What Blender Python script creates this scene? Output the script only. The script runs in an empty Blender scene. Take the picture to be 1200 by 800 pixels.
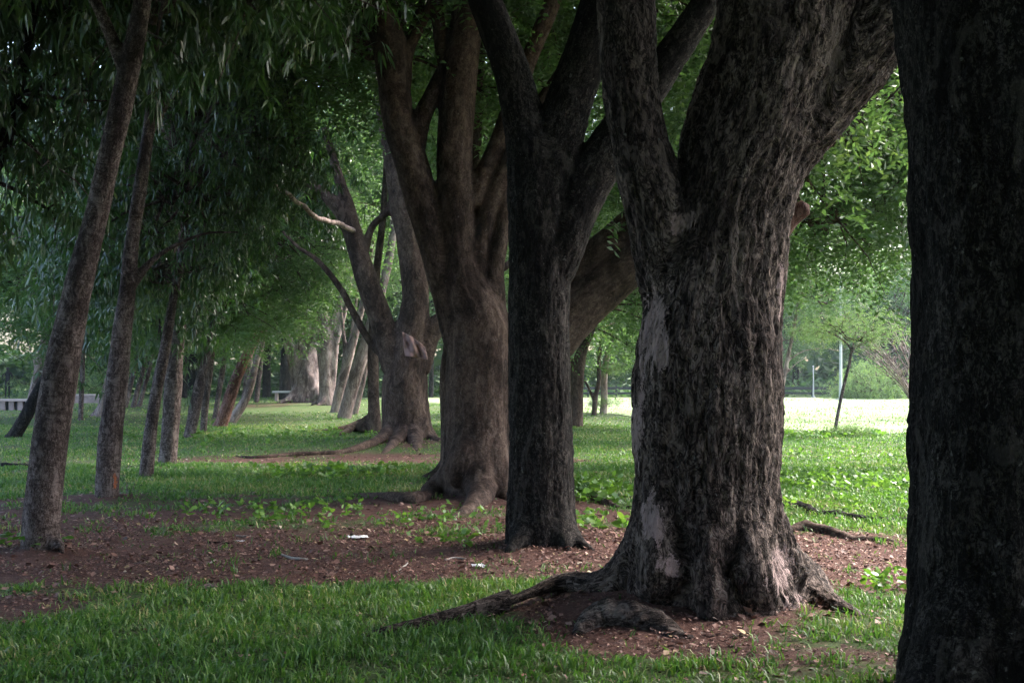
import bpy, math, random
import numpy as np
from mathutils import Vector
random.seed(7)
RNG = np.random.default_rng(11)
F, HZ, CX, CAMZ = 1667.0, 432.0, 600.0, 1.6
C = bpy.context.scene.collection
R = math.radians

# ------------------------------------------------------------------ noise
def _h(ix, iy, iz, s):
    n = (ix * 374761393 + iy * 668265263 + iz * 2147483647 + s * 1274126177) & 0xFFFFFFFF
    n = ((n ^ (n >> 13)) * 1274126177) & 0xFFFFFFFF
    n = ((n ^ (n >> 16)) * 2246822519) & 0xFFFFFFFF
    return ((n ^ (n >> 15)) & 0xFFFFFF) / float(0xFFFFFF)
def vnoise(p, s=0):
    p = np.asarray(p, dtype=np.float64)
    i = np.floor(p).astype(np.int64); f = p - i
    f = f * f * f * (f * (f * 6 - 15) + 10)
    r = 0
    for dx in (0, 1):
        wx = f[:, 0] if dx else 1 - f[:, 0]
        for dy in (0, 1):
            wy = f[:, 1] if dy else 1 - f[:, 1]
            for dz in (0, 1):
                wz = f[:, 2] if dz else 1 - f[:, 2]
                r = r + wx * wy * wz * _h(i[:, 0] + dx, i[:, 1] + dy, i[:, 2] + dz, s)
    return r * 2 - 1
def fbm(p, o=3, s=0):
    p = np.asarray(p, dtype=np.float64); a, t, r = 1.0, 0.0, 0
    for k in range(o):
        r = r + a * vnoise(p * 2 ** k + 17.3 * k, s + k); t += a; a *= .5
    return r / t
def n2(x, y, sc, o=2, s=0):
    return fbm(np.stack([np.ravel(x) * sc, np.ravel(y) * sc, np.zeros(np.size(x)) + .5], 1), o, s)

# ------------------------------------------------------------------ ground height
def gdist(py): return CAMZ * F / (py - HZ)
def gpt(px, py):
    d = gdist(py); return ((px - CX) / F * d, d)
MOUNDS = []      # x, y, radius, height
for px, py, r, h in [(762, 712, .7, .19), (835, 716, 1.0, .05), (632, 640, .75, .07), (47, 650, .45, .08),
                     (555, 585, 1.2, .10), (478, 521, 2.0, .16), (1190, 836, 1.1, .06), (364, 476, 3.5, .28),
                     (125, 585, .5, .04), (440, 508, 1.3, .10), (940, 625, .6, .05)]:
    x, y = gpt(px, py); MOUNDS.append((x, y, r, h))
def gz(x, y):
    x = np.atleast_1d(np.asarray(x, float)); y = np.atleast_1d(np.asarray(y, float)); shp = x.shape; x = x.ravel(); y = y.ravel()
    near = np.clip((60 - np.hypot(x, y)) / 40, 0, 1)
    z = near * (.05 * n2(x, y, .35, 2, 3) + .018 * n2(x, y, 1.7, 2, 5))
    for mx, my, r, h in MOUNDS:
        z = z + h * np.exp(-((x - mx) ** 2 + (y - my) ** 2) / (r * r))
    return z.reshape(shp)
def gz1(x, y): return float(gz(x, y)[0])

# ------------------------------------------------------------------ mesh helpers
def mesh_from(name, V, polys, mats=(), attrs=None, smooth=True, midx=None):
    """polys: list of int arrays (n,k), one per polygon size"""
    me = bpy.data.meshes.new(name)
    V = np.asarray(V, dtype=np.float32)
    me.vertices.add(len(V)); me.vertices.foreach_set('co', V.ravel())
    polys = [np.asarray(p, dtype=np.int32) for p in polys if len(p)]
    loops = np.concatenate([p.ravel() for p in polys])
    tot = np.concatenate([np.full(len(p), p.shape[1], np.int32) for p in polys])
    st = np.concatenate([[0], np.cumsum(tot)[:-1]]).astype(np.int32)
    me.loops.add(len(loops)); me.loops.foreach_set('vertex_index', loops)
    me.polygons.add(len(tot)); me.polygons.foreach_set('loop_start', st)
    try: me.polygons.foreach_set('loop_total', tot)
    except Exception: pass
    if midx is not None: me.polygons.foreach_set('material_index', np.asarray(midx, np.int32))
    me.update(calc_edges=True)
    me.polygons.foreach_set('use_smooth', np.full(len(tot), smooth))
    for m in mats: me.materials.append(m)
    for k, a in (attrs or {}).items():
        a = np.asarray(a, np.float32)
        if a.ndim == 1:
            at = me.attributes.new(k, 'FLOAT', 'POINT'); at.data.foreach_set('value', a)
        else:
            at = me.attributes.new(k, 'FLOAT_VECTOR', 'POINT'); at.data.foreach_set('vector', a.ravel())
    me.validate(clean_customdata=False)
    return me
def link(name, me, parent=None, loc=None):
    o = bpy.data.objects.new(name, me); C.objects.link(o)
    if parent is not None: o.parent = parent
    if loc is not None: o.location = loc
    return o
def tag(o, label=None, cat=None, group=None, kind=None):
    if label: o['label'] = label
    if cat: o['category'] = cat
    if group: o['group'] = group
    if kind: o['kind'] = kind
    return o
def root_empty(name, loc, label, cat, group=None):
    o = bpy.data.objects.new(name, None); C.objects.link(o); o.location = loc
    return tag(o, label, cat, group)

class MB:
    def __init__(s): s.V = []; s.P = {}; s.n = 0
    def add(s, V, *polys):
        V = np.asarray(V, float)
        for p in polys:
            p = np.asarray(p, int)
            if len(p): s.P.setdefault(p.shape[1], []).append(p + s.n)
        s.V.append(V); s.n += len(V)
    def arrays(s): return np.concatenate(s.V), [np.concatenate(v) for v in s.P.values()]
    def mesh(s, name, mats=(), smooth=True):
        V, P = s.arrays(); return mesh_from(name, V, P, mats, smooth=smooth)
    def box(s, c, sz, rz=0.0):
        cx, cy, cz = c; a, b, h = [q / 2 for q in sz]
        V = np.array([(x, y, z) for z in (-h, h) for x, y in ((-a, -b), (a, -b), (a, b), (-a, b))])
        cr, sr = math.cos(rz), math.sin(rz)
        W = np.stack([V[:, 0] * cr - V[:, 1] * sr + cx, V[:, 0] * sr + V[:, 1] * cr + cy, V[:, 2] + cz], 1)
        s.add(W, [(3, 2, 1, 0), (4, 5, 6, 7), (0, 1, 5, 4), (1, 2, 6, 5), (2, 3, 7, 6), (3, 0, 4, 7)])

def catmull(P, r, step):
    P = np.asarray(P, float); r = np.asarray(r, float)
    Q = np.vstack([2 * P[0] - P[1], P, 2 * P[-1] - P[-2]])
    rr = np.concatenate([[r[0]], r, [r[-1]]])
    out, ro = [], []
    for i in range(1, len(Q) - 2):
        L = np.linalg.norm(Q[i + 1] - Q[i]); n = max(1, int(math.ceil(L / step)))
        for k in range(n):
            t = k / n; a, b, c, d = Q[i - 1], Q[i], Q[i + 1], Q[i + 2]
            out.append(.5 * (2 * b + (c - a) * t + (2 * a - 5 * b + 4 * c - d) * t * t + (3 * b - a - 3 * c + d) * t ** 3))
            ro.append(rr[i] * (1 - t) + rr[i + 1] * t)
    out.append(Q[-2]); ro.append(rr[-2])
    return np.array(out), np.array(ro)
def frames(P):
    T = np.gradient(P, axis=0); T /= np.linalg.norm(T, axis=1)[:, None] + 1e-9
    n = np.array([-1., 0, 0]) + T[0] * T[0][0]
    if np.linalg.norm(n) < .25: n = np.cross(T[0], (0, 1, 0))
    N = [n / np.linalg.norm(n)]
    for i in range(1, len(P)):
        v = N[-1] - T[i] * np.dot(N[-1], T[i]); N.append(v / (np.linalg.norm(v) + 1e-9))
    N = np.array(N); return T, N, np.cross(T, N)
def tube(mb, P, r, sides=10):
    P = np.asarray(P, float); r = np.asarray(r, float)
    T, N, B = frames(P); n = len(P)
    a = np.linspace(0, 2 * math.pi, sides, endpoint=False)
    V = P[:, None] + r[:, None, None] * (np.cos(a)[None, :, None] * N[:, None] + np.sin(a)[None, :, None] * B[:, None])
    V = V.reshape(-1, 3)
    i, j = np.meshgrid(np.arange(n - 1), np.arange(sides), indexing='ij'); j2 = (j + 1) % sides
    quads = np.stack([i * sides + j, i * sides + j2, (i + 1) * sides + j2, (i + 1) * sides + j], -1).reshape(-1, 4)
    c0, c1 = len(V), len(V) + 1
    V = np.vstack([V, P[0] - T[0] * r[0] * .5, P[-1] + T[-1] * r[-1] * .5])
    j = np.arange(sides); j2 = (j + 1) % sides
    t0 = np.stack([np.full(sides, c0), j2, j], 1); t1 = np.stack([np.full(sides, c1), (n - 1) * sides + j, (n - 1) * sides + j2], 1)
    mb.add(V, quads, np.vstack([t0, t1]))

# ------------------------------------------------------------------ materials
def newmat(name):
    m = bpy.data.materials.new(name); m.use_nodes = True
    nt = m.node_tree; nt.nodes.clear()
    out = nt.nodes.new('ShaderNodeOutputMaterial')
    return m, nt, out
def node(nt, t, **kw):
    n = nt.nodes.new(t)
    for k, v in kw.items():
        if k in n.inputs.keys(): n.inputs[k].default_value = v
        else: setattr(n, k, v)
    return n
def ramp(nt, src, stops, interp='LINEAR'):
    r = nt.nodes.new('ShaderNodeValToRGB'); r.color_ramp.interpolation = interp
    e = r.color_ramp.elements
    while len(e) > 1: e.remove(e[0])
    for i, (p, c) in enumerate(stops):
        c = c if len(c) == 4 else (*c, 1)
        if i == 0: e[0].position = p; e[0].color = c
        else: q = e.new(p); q.color = c
    nt.links.new(src, r.inputs[0]); return r.outputs[0]
def mixc(nt, f, a, b, mode='MIX'):
    m = nt.nodes.new('ShaderNodeMix'); m.data_type = 'RGBA'; m.blend_type = mode
    for k, v in ((0, f), (6, a), (7, b)):
        if hasattr(v, 'is_output'): nt.links.new(v, m.inputs[k])
        else: m.inputs[k].default_value = v if k == 0 else (*v, 1) if len(v) == 3 else v
    return m.outputs[2]
def mth(nt, op, a, b=0.0, clamp=False):
    m = nt.nodes.new('ShaderNodeMath'); m.operation = op; m.use_clamp = clamp
    for k, v in ((0, a), (1, b)):
        if hasattr(v, 'is_output'): nt.links.new(v, m.inputs[k])
        else: m.inputs[k].default_value = v
    return m.outputs[0]
def attr(nt, name, out='Fac'):
    a = nt.nodes.new('ShaderNodeAttribute'); a.attribute_name = name; return a.outputs[out]
def noise(nt, vec, scale, detail=4, rough=.55, dist=0, sx=(1, 1, 1), loc=(0, 0, 0)):
    if sx != (1, 1, 1) or loc != (0, 0, 0):
        mp = nt.nodes.new('ShaderNodeMapping'); mp.inputs['Scale'].default_value = sx; mp.inputs['Location'].default_value = loc
        nt.links.new(vec, mp.inputs[0]); vec = mp.outputs[0]
    n = node(nt, 'ShaderNodeTexNoise', Scale=scale, Detail=detail, Roughness=rough, Distortion=dist)
    nt.links.new(vec, n.inputs['Vector']); return n.outputs['Fac']

def bark_mat(name, dark, mid, pale, patch=.5, fiss=14, bump=.02, cross=0.0, ztint=None, painted=None, stretch=.2, ridges=1.0):
    m, nt, out = newmat(name)
    v = attr(nt, 'bark', 'Vector')
    a = noise(nt, v, fiss, 5, .65, .7, (1, 1, stretch))
    b = noise(nt, v, fiss * 3.2, 4, .7, .6, (1, 1, stretch * 1.8))
    vo = nt.nodes.new('ShaderNodeTexCoord').outputs['Object']
    big = noise(nt, vo, 2.2, 5, .65, .6, (1, 1, .5), (3, 1, 2))
    rn = noise(nt, v, fiss * .8, 2, .5, 1.6, (1, 1, stretch * 1.2), (5, 2, 7))
    ridge = mth(nt, 'SUBTRACT', 1.0, mth(nt, 'MULTIPLY', mth(nt, 'ABSOLUTE', mth(nt, 'SUBTRACT', rn, .5)), 14.0), True)
    crk = noise(nt, v, fiss * 1.1, 3, .6, 2.0, (1, 1, stretch * 1.5), (1, 8, 3))
    crack = mth(nt, 'SUBTRACT', 1.0, mth(nt, 'MULTIPLY', mth(nt, 'ABSOLUTE', mth(nt, 'SUBTRACT', crk, .48)), 16.0), True)
    h = mth(nt, 'ADD', mth(nt, 'MULTIPLY', a, .62), mth(nt, 'MULTIPLY', b, .38))
    h = mth(nt, 'ADD', h, mth(nt, 'MULTIPLY', ridge, .07 * ridges)); h = mth(nt, 'SUBTRACT', h, mth(nt, 'MULTIPLY', crack, .13 * ridges))
    col = ramp(nt, h, [(.34, dark), (.49, mid), (.62, pale)])
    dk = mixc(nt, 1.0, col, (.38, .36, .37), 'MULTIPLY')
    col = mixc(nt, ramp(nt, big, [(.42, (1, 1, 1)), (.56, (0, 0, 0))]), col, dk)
    # pale flaked and lichen patches
    pn = noise(nt, vo, 5, 5, .7, 1.2, (1, 1, .45), (9, 4, 1))
    pf = mth(nt, 'MULTIPLY', ramp(nt, pn, [(.56, (0, 0, 0)), (.62, (1, 1, 1))]), patch)
    col = mixc(nt, pf, col, tuple(min(1, c * 1.35) for c in pale))
    sp = noise(nt, v, 34, 3, .5, .4, (1, 1, .7))
    col = mixc(nt, mth(nt, 'MULTIPLY', ramp(nt, sp, [(.68, (0, 0, 0)), (.72, (1, 1, 1))]), min(1, patch * .7)), col, (.34, .32, .30))
    if cross:
        cr = noise(nt, v, 9, 4, .7, .8, (.6, .6, 3.2))
        cf = mth(nt, 'MULTIPLY', ramp(nt, cr, [(.40, (1, 1, 1)), (.47, (0, 0, 0))]), cross)
        col = mixc(nt, cf, col, dark)
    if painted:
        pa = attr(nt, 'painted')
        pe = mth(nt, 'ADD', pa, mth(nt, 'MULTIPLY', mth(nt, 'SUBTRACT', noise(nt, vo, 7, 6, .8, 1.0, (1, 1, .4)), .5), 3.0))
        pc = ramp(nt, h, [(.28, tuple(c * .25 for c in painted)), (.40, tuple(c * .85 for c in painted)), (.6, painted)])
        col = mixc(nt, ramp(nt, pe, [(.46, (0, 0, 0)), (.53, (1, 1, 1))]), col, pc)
    bs = node(nt, 'ShaderNodeBsdfPrincipled', Roughness=.85)
    bs.inputs['Specular IOR Level'].default_value = .10
    nt.links.new(col, bs.inputs['Base Color'])
    hh = mth(nt, 'ADD', h, mth(nt, 'MULTIPLY', noise(nt, v, 90, 3, .6, 0, (1, 1, .5)), .18))
    bp = node(nt, 'ShaderNodeBump', Strength=.9, Distance=bump); nt.links.new(hh, bp.inputs['Height'])
    nt.links.new(bp.outputs[0], bs.inputs['Normal']); nt.links.new(bs.outputs[0], out.inputs[0])
    return m
M = {}
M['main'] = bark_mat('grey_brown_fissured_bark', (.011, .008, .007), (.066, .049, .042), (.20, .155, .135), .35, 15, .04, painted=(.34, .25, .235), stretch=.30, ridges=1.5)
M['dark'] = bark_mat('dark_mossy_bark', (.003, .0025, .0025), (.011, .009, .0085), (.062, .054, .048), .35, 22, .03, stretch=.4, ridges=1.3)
M['brown'] = bark_mat('smooth_brown_bark', (.026, .017, .013), (.070, .046, .036), (.125, .090, .074), .3, 14, .014, stretch=.5, ridges=.8)
M['pink'] = bark_mat('pinkish_grey_bark', (.11, .078, .07), (.25, .19, .175), (.38, .31, .29), .4, 10, .012, ridges=.5)
M['young'] = bark_mat('grey_ringed_young_bark', (.030, .021, .019), (.115, .086, .080), (.25, .205, .195), .4, 26, .022, cross=.6, stretch=.45, ridges=1.4)
M['red'] = bark_mat('reddish_flaking_bark', (.05, .020, .015), (.17, .080, .062), (.28, .19, .17), .35, 16, .012)

M['rootm'] = bark_mat('pale_grey_root_bark', (.014, .010, .009), (.085, .066, .058), (.22, .18, .16), .4, 18, .03, ridges=1.3)
M['stubm'] = bark_mat('weathered_red_wood', (.03, .014, .010), (.11, .055, .042), (.19, .12, .10), .3, 40, .012)
M['scar'] = bark_mat('ringed_bark_with_orange_scar', (.030, .021, .019), (.115, .086, .080), (.25, .205, .195), .4, 26, .022, cross=.6, stretch=.45, ridges=1.4, painted=(.40, .13, .06))
def leaf_mat(name, base, lite, trans, rough=.35, tw=.4, spec=.5, tip=None):
    m, nt, out = newmat(name)
    t = attr(nt, 'tint')
    col = ramp(nt, t, [(0, tuple(c * .55 for c in base)), (.5, base), (.93, lite), (1, tip or (lite[0] * 1.6, lite[1] * 1.15, lite[2]))])
    tc = ramp(nt, t, [(0, tuple(c * .6 for c in trans)), (.6, trans), (1, (trans[0] * 1.5, trans[1] * 1.15, trans[2]))])
    bs = node(nt, 'ShaderNodeBsdfPrincipled', Roughness=rough); bs.inputs['Specular IOR Level'].default_value = spec
    nt.links.new(col, bs.inputs['Base Color'])
    tr = node(nt, 'ShaderNodeBsdfTranslucent'); nt.links.new(tc, tr.inputs['Color'])
    mx = node(nt, 'ShaderNodeMixShader'); mx.inputs[0].default_value = tw
    nt.links.new(bs.outputs[0], mx.inputs[1]); nt.links.new(tr.outputs[0], mx.inputs[2]); nt.links.new(mx.outputs[0], out.inputs[0])
    return m
M['leafA'] = leaf_mat('glossy_dark_leaf', (.035, .070, .030), (.075, .120, .035), (.06, .16, .02), .30, .30, .6)
M['leafB'] = leaf_mat('fine_green_leaf', (.050, .110, .028), (.100, .170, .055), (.13, .26, .06), .42, .42, .45)
M['leafF'] = leaf_mat('far_green_leaf', (.050, .095, .040), (.085, .140, .050), (.08, .18, .04), .6, .3, .2)
M['leafP'] = leaf_mat('pale_green_leaf', (.11, .17, .07), (.18, .25, .09), (.18, .32, .08), .5, .4, .3)
M['grass'] = leaf_mat('lawn_grass', (.050, .125, .030), (.150, .240, .060), (.11, .27, .03), .45, .35, .35, tip=(.34, .28, .14))
M['weed'] = leaf_mat('broad_weed_leaf', (.08, .17, .035), (.14, .26, .05), (.18, .38, .04), .4, .4, .4)

def simple(name, col, rough=.8, var=.25, scale=12, spec=.3, metal=0):
    m, nt, out = newmat(name)
    g = nt.nodes.new('ShaderNodeNewGeometry')
    n = noise(nt, g.outputs['Position'], scale, 4, .6)
    c = ramp(nt, n, [(.3, tuple(q * (1 - var) for q in col)), (.7, tuple(min(1, q * (1 + var)) for q in col))])
    bs = node(nt, 'ShaderNodeBsdfPrincipled', Roughness=rough, Metallic=metal); bs.inputs['Specular IOR Level'].default_value = spec
    nt.links.new(c, bs.inputs['Base Color']); nt.links.new(bs.outputs[0], out.inputs[0]); return m

# ground
m, nt, out = newmat('soil_and_turf'); M['ground'] = m
g = nt.nodes.new('ShaderNodeNewGeometry').outputs['Position']
gr = attr(nt, 'turf')
n1 = noise(nt, g, 9, 6, .7); n3 = noise(nt, g, 60, 4, .7); n4 = noise(nt, g, 1.2, 3, .5)
dirt = ramp(nt, n3, [(.3, (.036, .017, .013)), (.5, (.10, .050, .040)), (.7, (.20, .115, .092))])
dirt = mixc(nt, ramp(nt, n1, [(.35, (1, 1, 1)), (.6, (0, 0, 0))]), dirt, (.055, .026, .021))
turf = ramp(nt, n3, [(.3, (.020, .040, .014)), (.55, (.055, .095, .028)), (.75, (.10, .14, .045))])
turf = mixc(nt, ramp(nt, n4, [(.4, (0, 0, 0)), (.65, (1, 1, 1))]), turf, mixc(nt, .5, turf, (.09, .085, .045)))
f = mth(nt, 'ADD', gr, mth(nt, 'MULTIPLY', mth(nt, 'SUBTRACT', n1, .5), .9))
col = mixc(nt, ramp(nt, f, [(.36, (0, 0, 0)), (.60, (1, 1, 1))]), dirt, turf)
bs = node(nt, 'ShaderNodeBsdfPrincipled', Roughness=.95); bs.inputs['Specular IOR Level'].default_value = .15
nt.links.new(col, bs.inputs['Base Color'])
bp = node(nt, 'ShaderNodeBump', Strength=1.0, Distance=.03)
nt.links.new(mth(nt, 'ADD', n1, mth(nt, 'MULTIPLY', n3, .5)), bp.inputs['Height']); nt.links.new(bp.outputs[0], bs.inputs['Normal'])
nt.links.new(bs.outputs[0], out.inputs[0])
# field: dry mown grass
m, nt, out = newmat('dry_mown_grass'); M['field'] = m
g = nt.nodes.new('ShaderNodeNewGeometry').outputs['Position']
n1 = noise(nt, g, .35, 5, .6, 0, (1, .4, 1)); n2_ = noise(nt, g, 14, 4, .7)
col = mixc(nt, n2_, ramp(nt, n1, [(.35, (.14, .19, .085)), (.65, (.25, .295, .18))]), (.19, .24, .125))
bs = node(nt, 'ShaderNodeBsdfPrincipled', Roughness=.95); bs.inputs['Specular IOR Level'].default_value = .1
nt.links.new(col, bs.inputs['Base Color']); nt.links.new(bs.outputs[0], out.inputs[0])
# litter
m, nt, out = newmat('fallen_leaf'); M['litter'] = m
col = ramp(nt, attr(nt, 'tint'), [(0, (.05, .026, .02)), (.35, (.13, .058, .043)), (.75, (.22, .11, .085)), (.93, (.32, .20, .16)), (.98, (.36, .26, .12)), (1, (.40, .34, .28))])
bs = node(nt, 'ShaderNodeBsdfPrincipled', Roughness=.7); nt.links.new(col, bs.inputs['Base Color']); nt.links.new(bs.outputs[0], out.inputs[0])

# ------------------------------------------------------------------ tree trunks
def W(p, d):           # (px, py, width_px[, dd]) -> world point, radius
    dd = d + (p[3] if len(p) > 3 else 0)
    return ((p[0] - CX) / F * dd, dd, CAMZ - (p[1] - HZ) / F * dd), p[2] / 2 / F * dd
def G(px, py, w, lift=.35):   # a point lying on the ground
    x, y = gpt(px, py); r = w / 2 / F * y
    return ((x, y, gz1(x, y) + r * lift), r)
def chainW(ch, d):
    P, r = [], []
    for q in ch:
        if isinstance(q[0], tuple): P.append(q[0]); r.append(q[1])
        else:
            a, b = W(q, d); P.append(a); r.append(b)
    return P, r
def auto_roots(base, r, n, length, seed, h=.5, a0=None, spread=2 * math.pi, thick=.42):
    rr = random.Random(seed); out = []
    for k in range(n):
        a = (a0 if a0 is not None else rr.random() * 6.28) + spread * k / n + rr.uniform(-.25, .25)
        L = length * rr.uniform(.6, 1.25); P = []; rad = []
        for t, hh, q in ((0, h * 1.3, thick * .7), (.12, h * .75, thick), (.3, h * .30, thick * .85), (.55, .03, thick * .5), (.8, -.04, thick * .28), (1, -.16, thick * .1)):
            s = r * .45 + t * L; aa = a + math.sin(t * 3 + k) * .25 * t
            x, y = base[0] + math.cos(aa) * s, base[1] + math.sin(aa) * s
            P.append((x, y, gz1(x, y) + hh + (0 if t < .4 else rr.uniform(-.02, .02)))); rad.append(max(.012, r * q))
        out.append((P, rad))
    return out
def trunk_mesh(name, chains, voxel, mat, seed=0, fiss=.012, lump=.05, flute=0.0, base=None, painted=None, smooth=5, fsc=(16, 3)):
    mb = MB(); SP, SR, SL = [], [], []; TN = []; nb = 0
    for P, r in chains:
        Q, q = catmull(P, r, max(.08, min(r) * 1.2, voxel * 3))
        tube(mb, Q, q, 16 if max(r) > .15 else 10)
        L = np.concatenate([[0], np.cumsum(np.linalg.norm(np.diff(Q, axis=0), axis=1))])
        T, N, B = frames(Q)
        SP.append(Q); SR.append(q); SL.append(L); TN.append((N, B))
    me = mb.mesh(name + '_raw'); o = bpy.data.objects.new('tmp', me); C.objects.link(o)
    md = o.modifiers.new('r', 'REMESH'); md.mode = 'VOXEL'; md.voxel_size = voxel; md.adaptivity = 0
    sm = o.modifiers.new('s', 'SMOOTH'); sm.factor = .5; sm.iterations = smooth
    dg = bpy.context.evaluated_depsgraph_get(); ev = o.evaluated_get(dg); em = ev.to_mesh()
    n = len(em.vertices); V = np.empty(n * 3, np.float32); em.vertices.foreach_get('co', V); V = V.reshape(-1, 3).astype(float)
    Nn = np.empty(n * 3, np.float32); em.vertices.foreach_get('normal', Nn); Nn = Nn.reshape(-1, 3).astype(float)
    nl = len(em.loops); li = np.empty(nl, np.int32); em.loops.foreach_get('vertex_index', li)
    lt = np.empty(len(em.polygons), np.int32); em.polygons.foreach_get('loop_total', lt)
    ev.to_mesh_clear(); bpy.data.objects.remove(o); bpy.data.meshes.remove(me)
    # bark coordinates: soft blend of every limb's own (across, across, along)
    nc = len(SP); DD = np.empty((nc, n)); CO = np.empty((nc, n, 3)); RL = np.empty((nc, n))
    main_c = SP[0]
    for c in range(nc):
        A = SP[c]; N_, B_ = TN[c]; idx = np.empty(n, int)
        for q0 in range(0, n, 8000):
            idx[q0:q0 + 8000] = (((V[q0:q0 + 8000, None] - A[None]) ** 2).sum(2)).argmin(1)
        rel = V - A[idx]; DD[c] = np.linalg.norm(rel, axis=1) - SR[c][idx]
        T_ = np.cross(N_, B_); sg = 1.0 if T_[0][2] >= -.05 else -1.0
        k0 = np.abs(main_c[:, 2] - A[0][2]).argmin()
        x0, y0 = (A[0] - main_c[k0])[:2] if c else (0, 0)
        CO[c] = np.stack([-(rel * N_[idx]).sum(1) + x0, -(rel * B_[idx]).sum(1) * sg + y0, (SL[c][idx] + (rel * T_[idx]).sum(1)) * sg + A[0][2]], 1)
        RL[c] = SR[c][idx]
    Wt = np.exp(-np.clip(DD - DD.min(0), 0, 2) / .018); Wt /= Wt.sum(0)
    bark = (CO * Wt[..., None]).sum(0) + seed * 3.17
    rl = (RL * Wt).sum(0)
    d = lump * np.minimum(rl / .3, 1.3) * fbm(bark * (2.6, 2.6, 1.1), 3, seed)
    rid = 1 - np.abs(fbm(bark * (fsc[0], fsc[0], fsc[1]), 2, seed + 9)) * 2
    amp = fiss * np.clip(rl / .25, .15, 1.1)
    d += -amp * np.clip(rid - .35, 0, 1) ** 1.5 * 1.6 + amp * .5 * fbm(bark * (40, 40, 14), 2, seed + 4)
    if flute and base is not None:
        th = np.arctan2(V[:, 1] - base[1], V[:, 0] - base[0]); hgt = np.clip(V[:, 2], 0, 9)
        fl = np.stack([np.cos(th) * 2.2, np.sin(th) * 2.2, hgt * .35 + seed], 1)
        rd = np.hypot(V[:, 0] - base[0], V[:, 1] - base[1])
        d += flute * (np.exp(-hgt / .9) + .25) * vnoise(fl, seed + 2) * (rd < base[2] * 2.0)
    V = V + Nn * d[:, None]
    at = {'bark': bark}
    if painted:
        pv = np.full(n, -1.0)
        for c, e in painted:
            q = np.sqrt((((V - np.array(c)) / np.array(e)) ** 2).sum(1)); pv = np.maximum(pv, 1.1 - q * .75)
        at['painted'] = pv
    st = np.concatenate([[0], np.cumsum(lt)[:-1]])
    polys = []
    for k in np.unique(lt):
        s = st[lt == k]; polys.append(li[s[:, None] + np.arange(k)[None]])
    return mesh_from(name, V, polys, [M[mat]], at)

# ------------------------------------------------------------------ foliage
def unit(v): return v / (np.linalg.norm(v, axis=-1, keepdims=True) + 1e-9)
def long_leaves(c, dr, L, wd, sag):
    """lanceolate leaves, 3 faces each: base, two pairs, tip; sagging"""
    n = len(c); up = np.array([0, 0, 1.0]); rnd = RNG.normal(size=(n, 3))
    side = unit(np.cross(dr, rnd)); dn = np.array([0, 0, -1.0])
    L = L[:, None]; wd = wd[:, None]; sag = sag[:, None]
    p0 = c; a = c + dr * L * .33 + dn * sag * L * .10; b = c + dr * L * .70 + dn * sag * L * .38; t = c + dr * L * .97 + dn * sag * L * .75
    nrm = unit(np.cross(side, dr)); q = .16
    V = np.stack([p0, a - side * wd * .5 + nrm * wd * q, a + side * wd * .5 + nrm * wd * q, b - side * wd * .42 + nrm * wd * q, b + side * wd * .42 + nrm * wd * q, t], 1).reshape(-1, 3)
    k = (np.arange(n) * 6)[:, None]
    return V, np.concatenate([k + [0, 1, 2], k + [3, 5, 4]]), k + [1, 3, 4, 2]
def small_leaves(c, dr, L, wd):
    n = len(c); side = unit(np.cross(dr, RNG.normal(size=(n, 3)))); nrm = np.cross(side, dr)
    L = L[:, None]; wd = wd[:, None]
    V = np.stack([c, c + dr * L * .5 - side * wd * .5 + nrm * wd * .15, c + dr * L, c + dr * L * .5 + side * wd * .5 + nrm * wd * .15], 1).reshape(-1, 3)
    k = (np.arange(n) * 4)[:, None]
    return V, k + [0, 1, 2, 3]
def blobs(seed, n, rx, rz, flat=0.0, hang=0.0):
    r = random.Random(seed); B = []
    for i in range(n):
        while True:
            p = np.array([r.uniform(-1, 1), r.uniform(-1, 1), r.uniform(-1, 1)])
            q = np.linalg.norm(p)
            if .35 < q < 1 and not (flat and p[2] < -flat + .35 * (1 - np.hypot(p[0], p[1]))): break
        B.append(p * (rx, rx, rz) + (0, 0, -hang * r.random()))
    return np.array(B)
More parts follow.
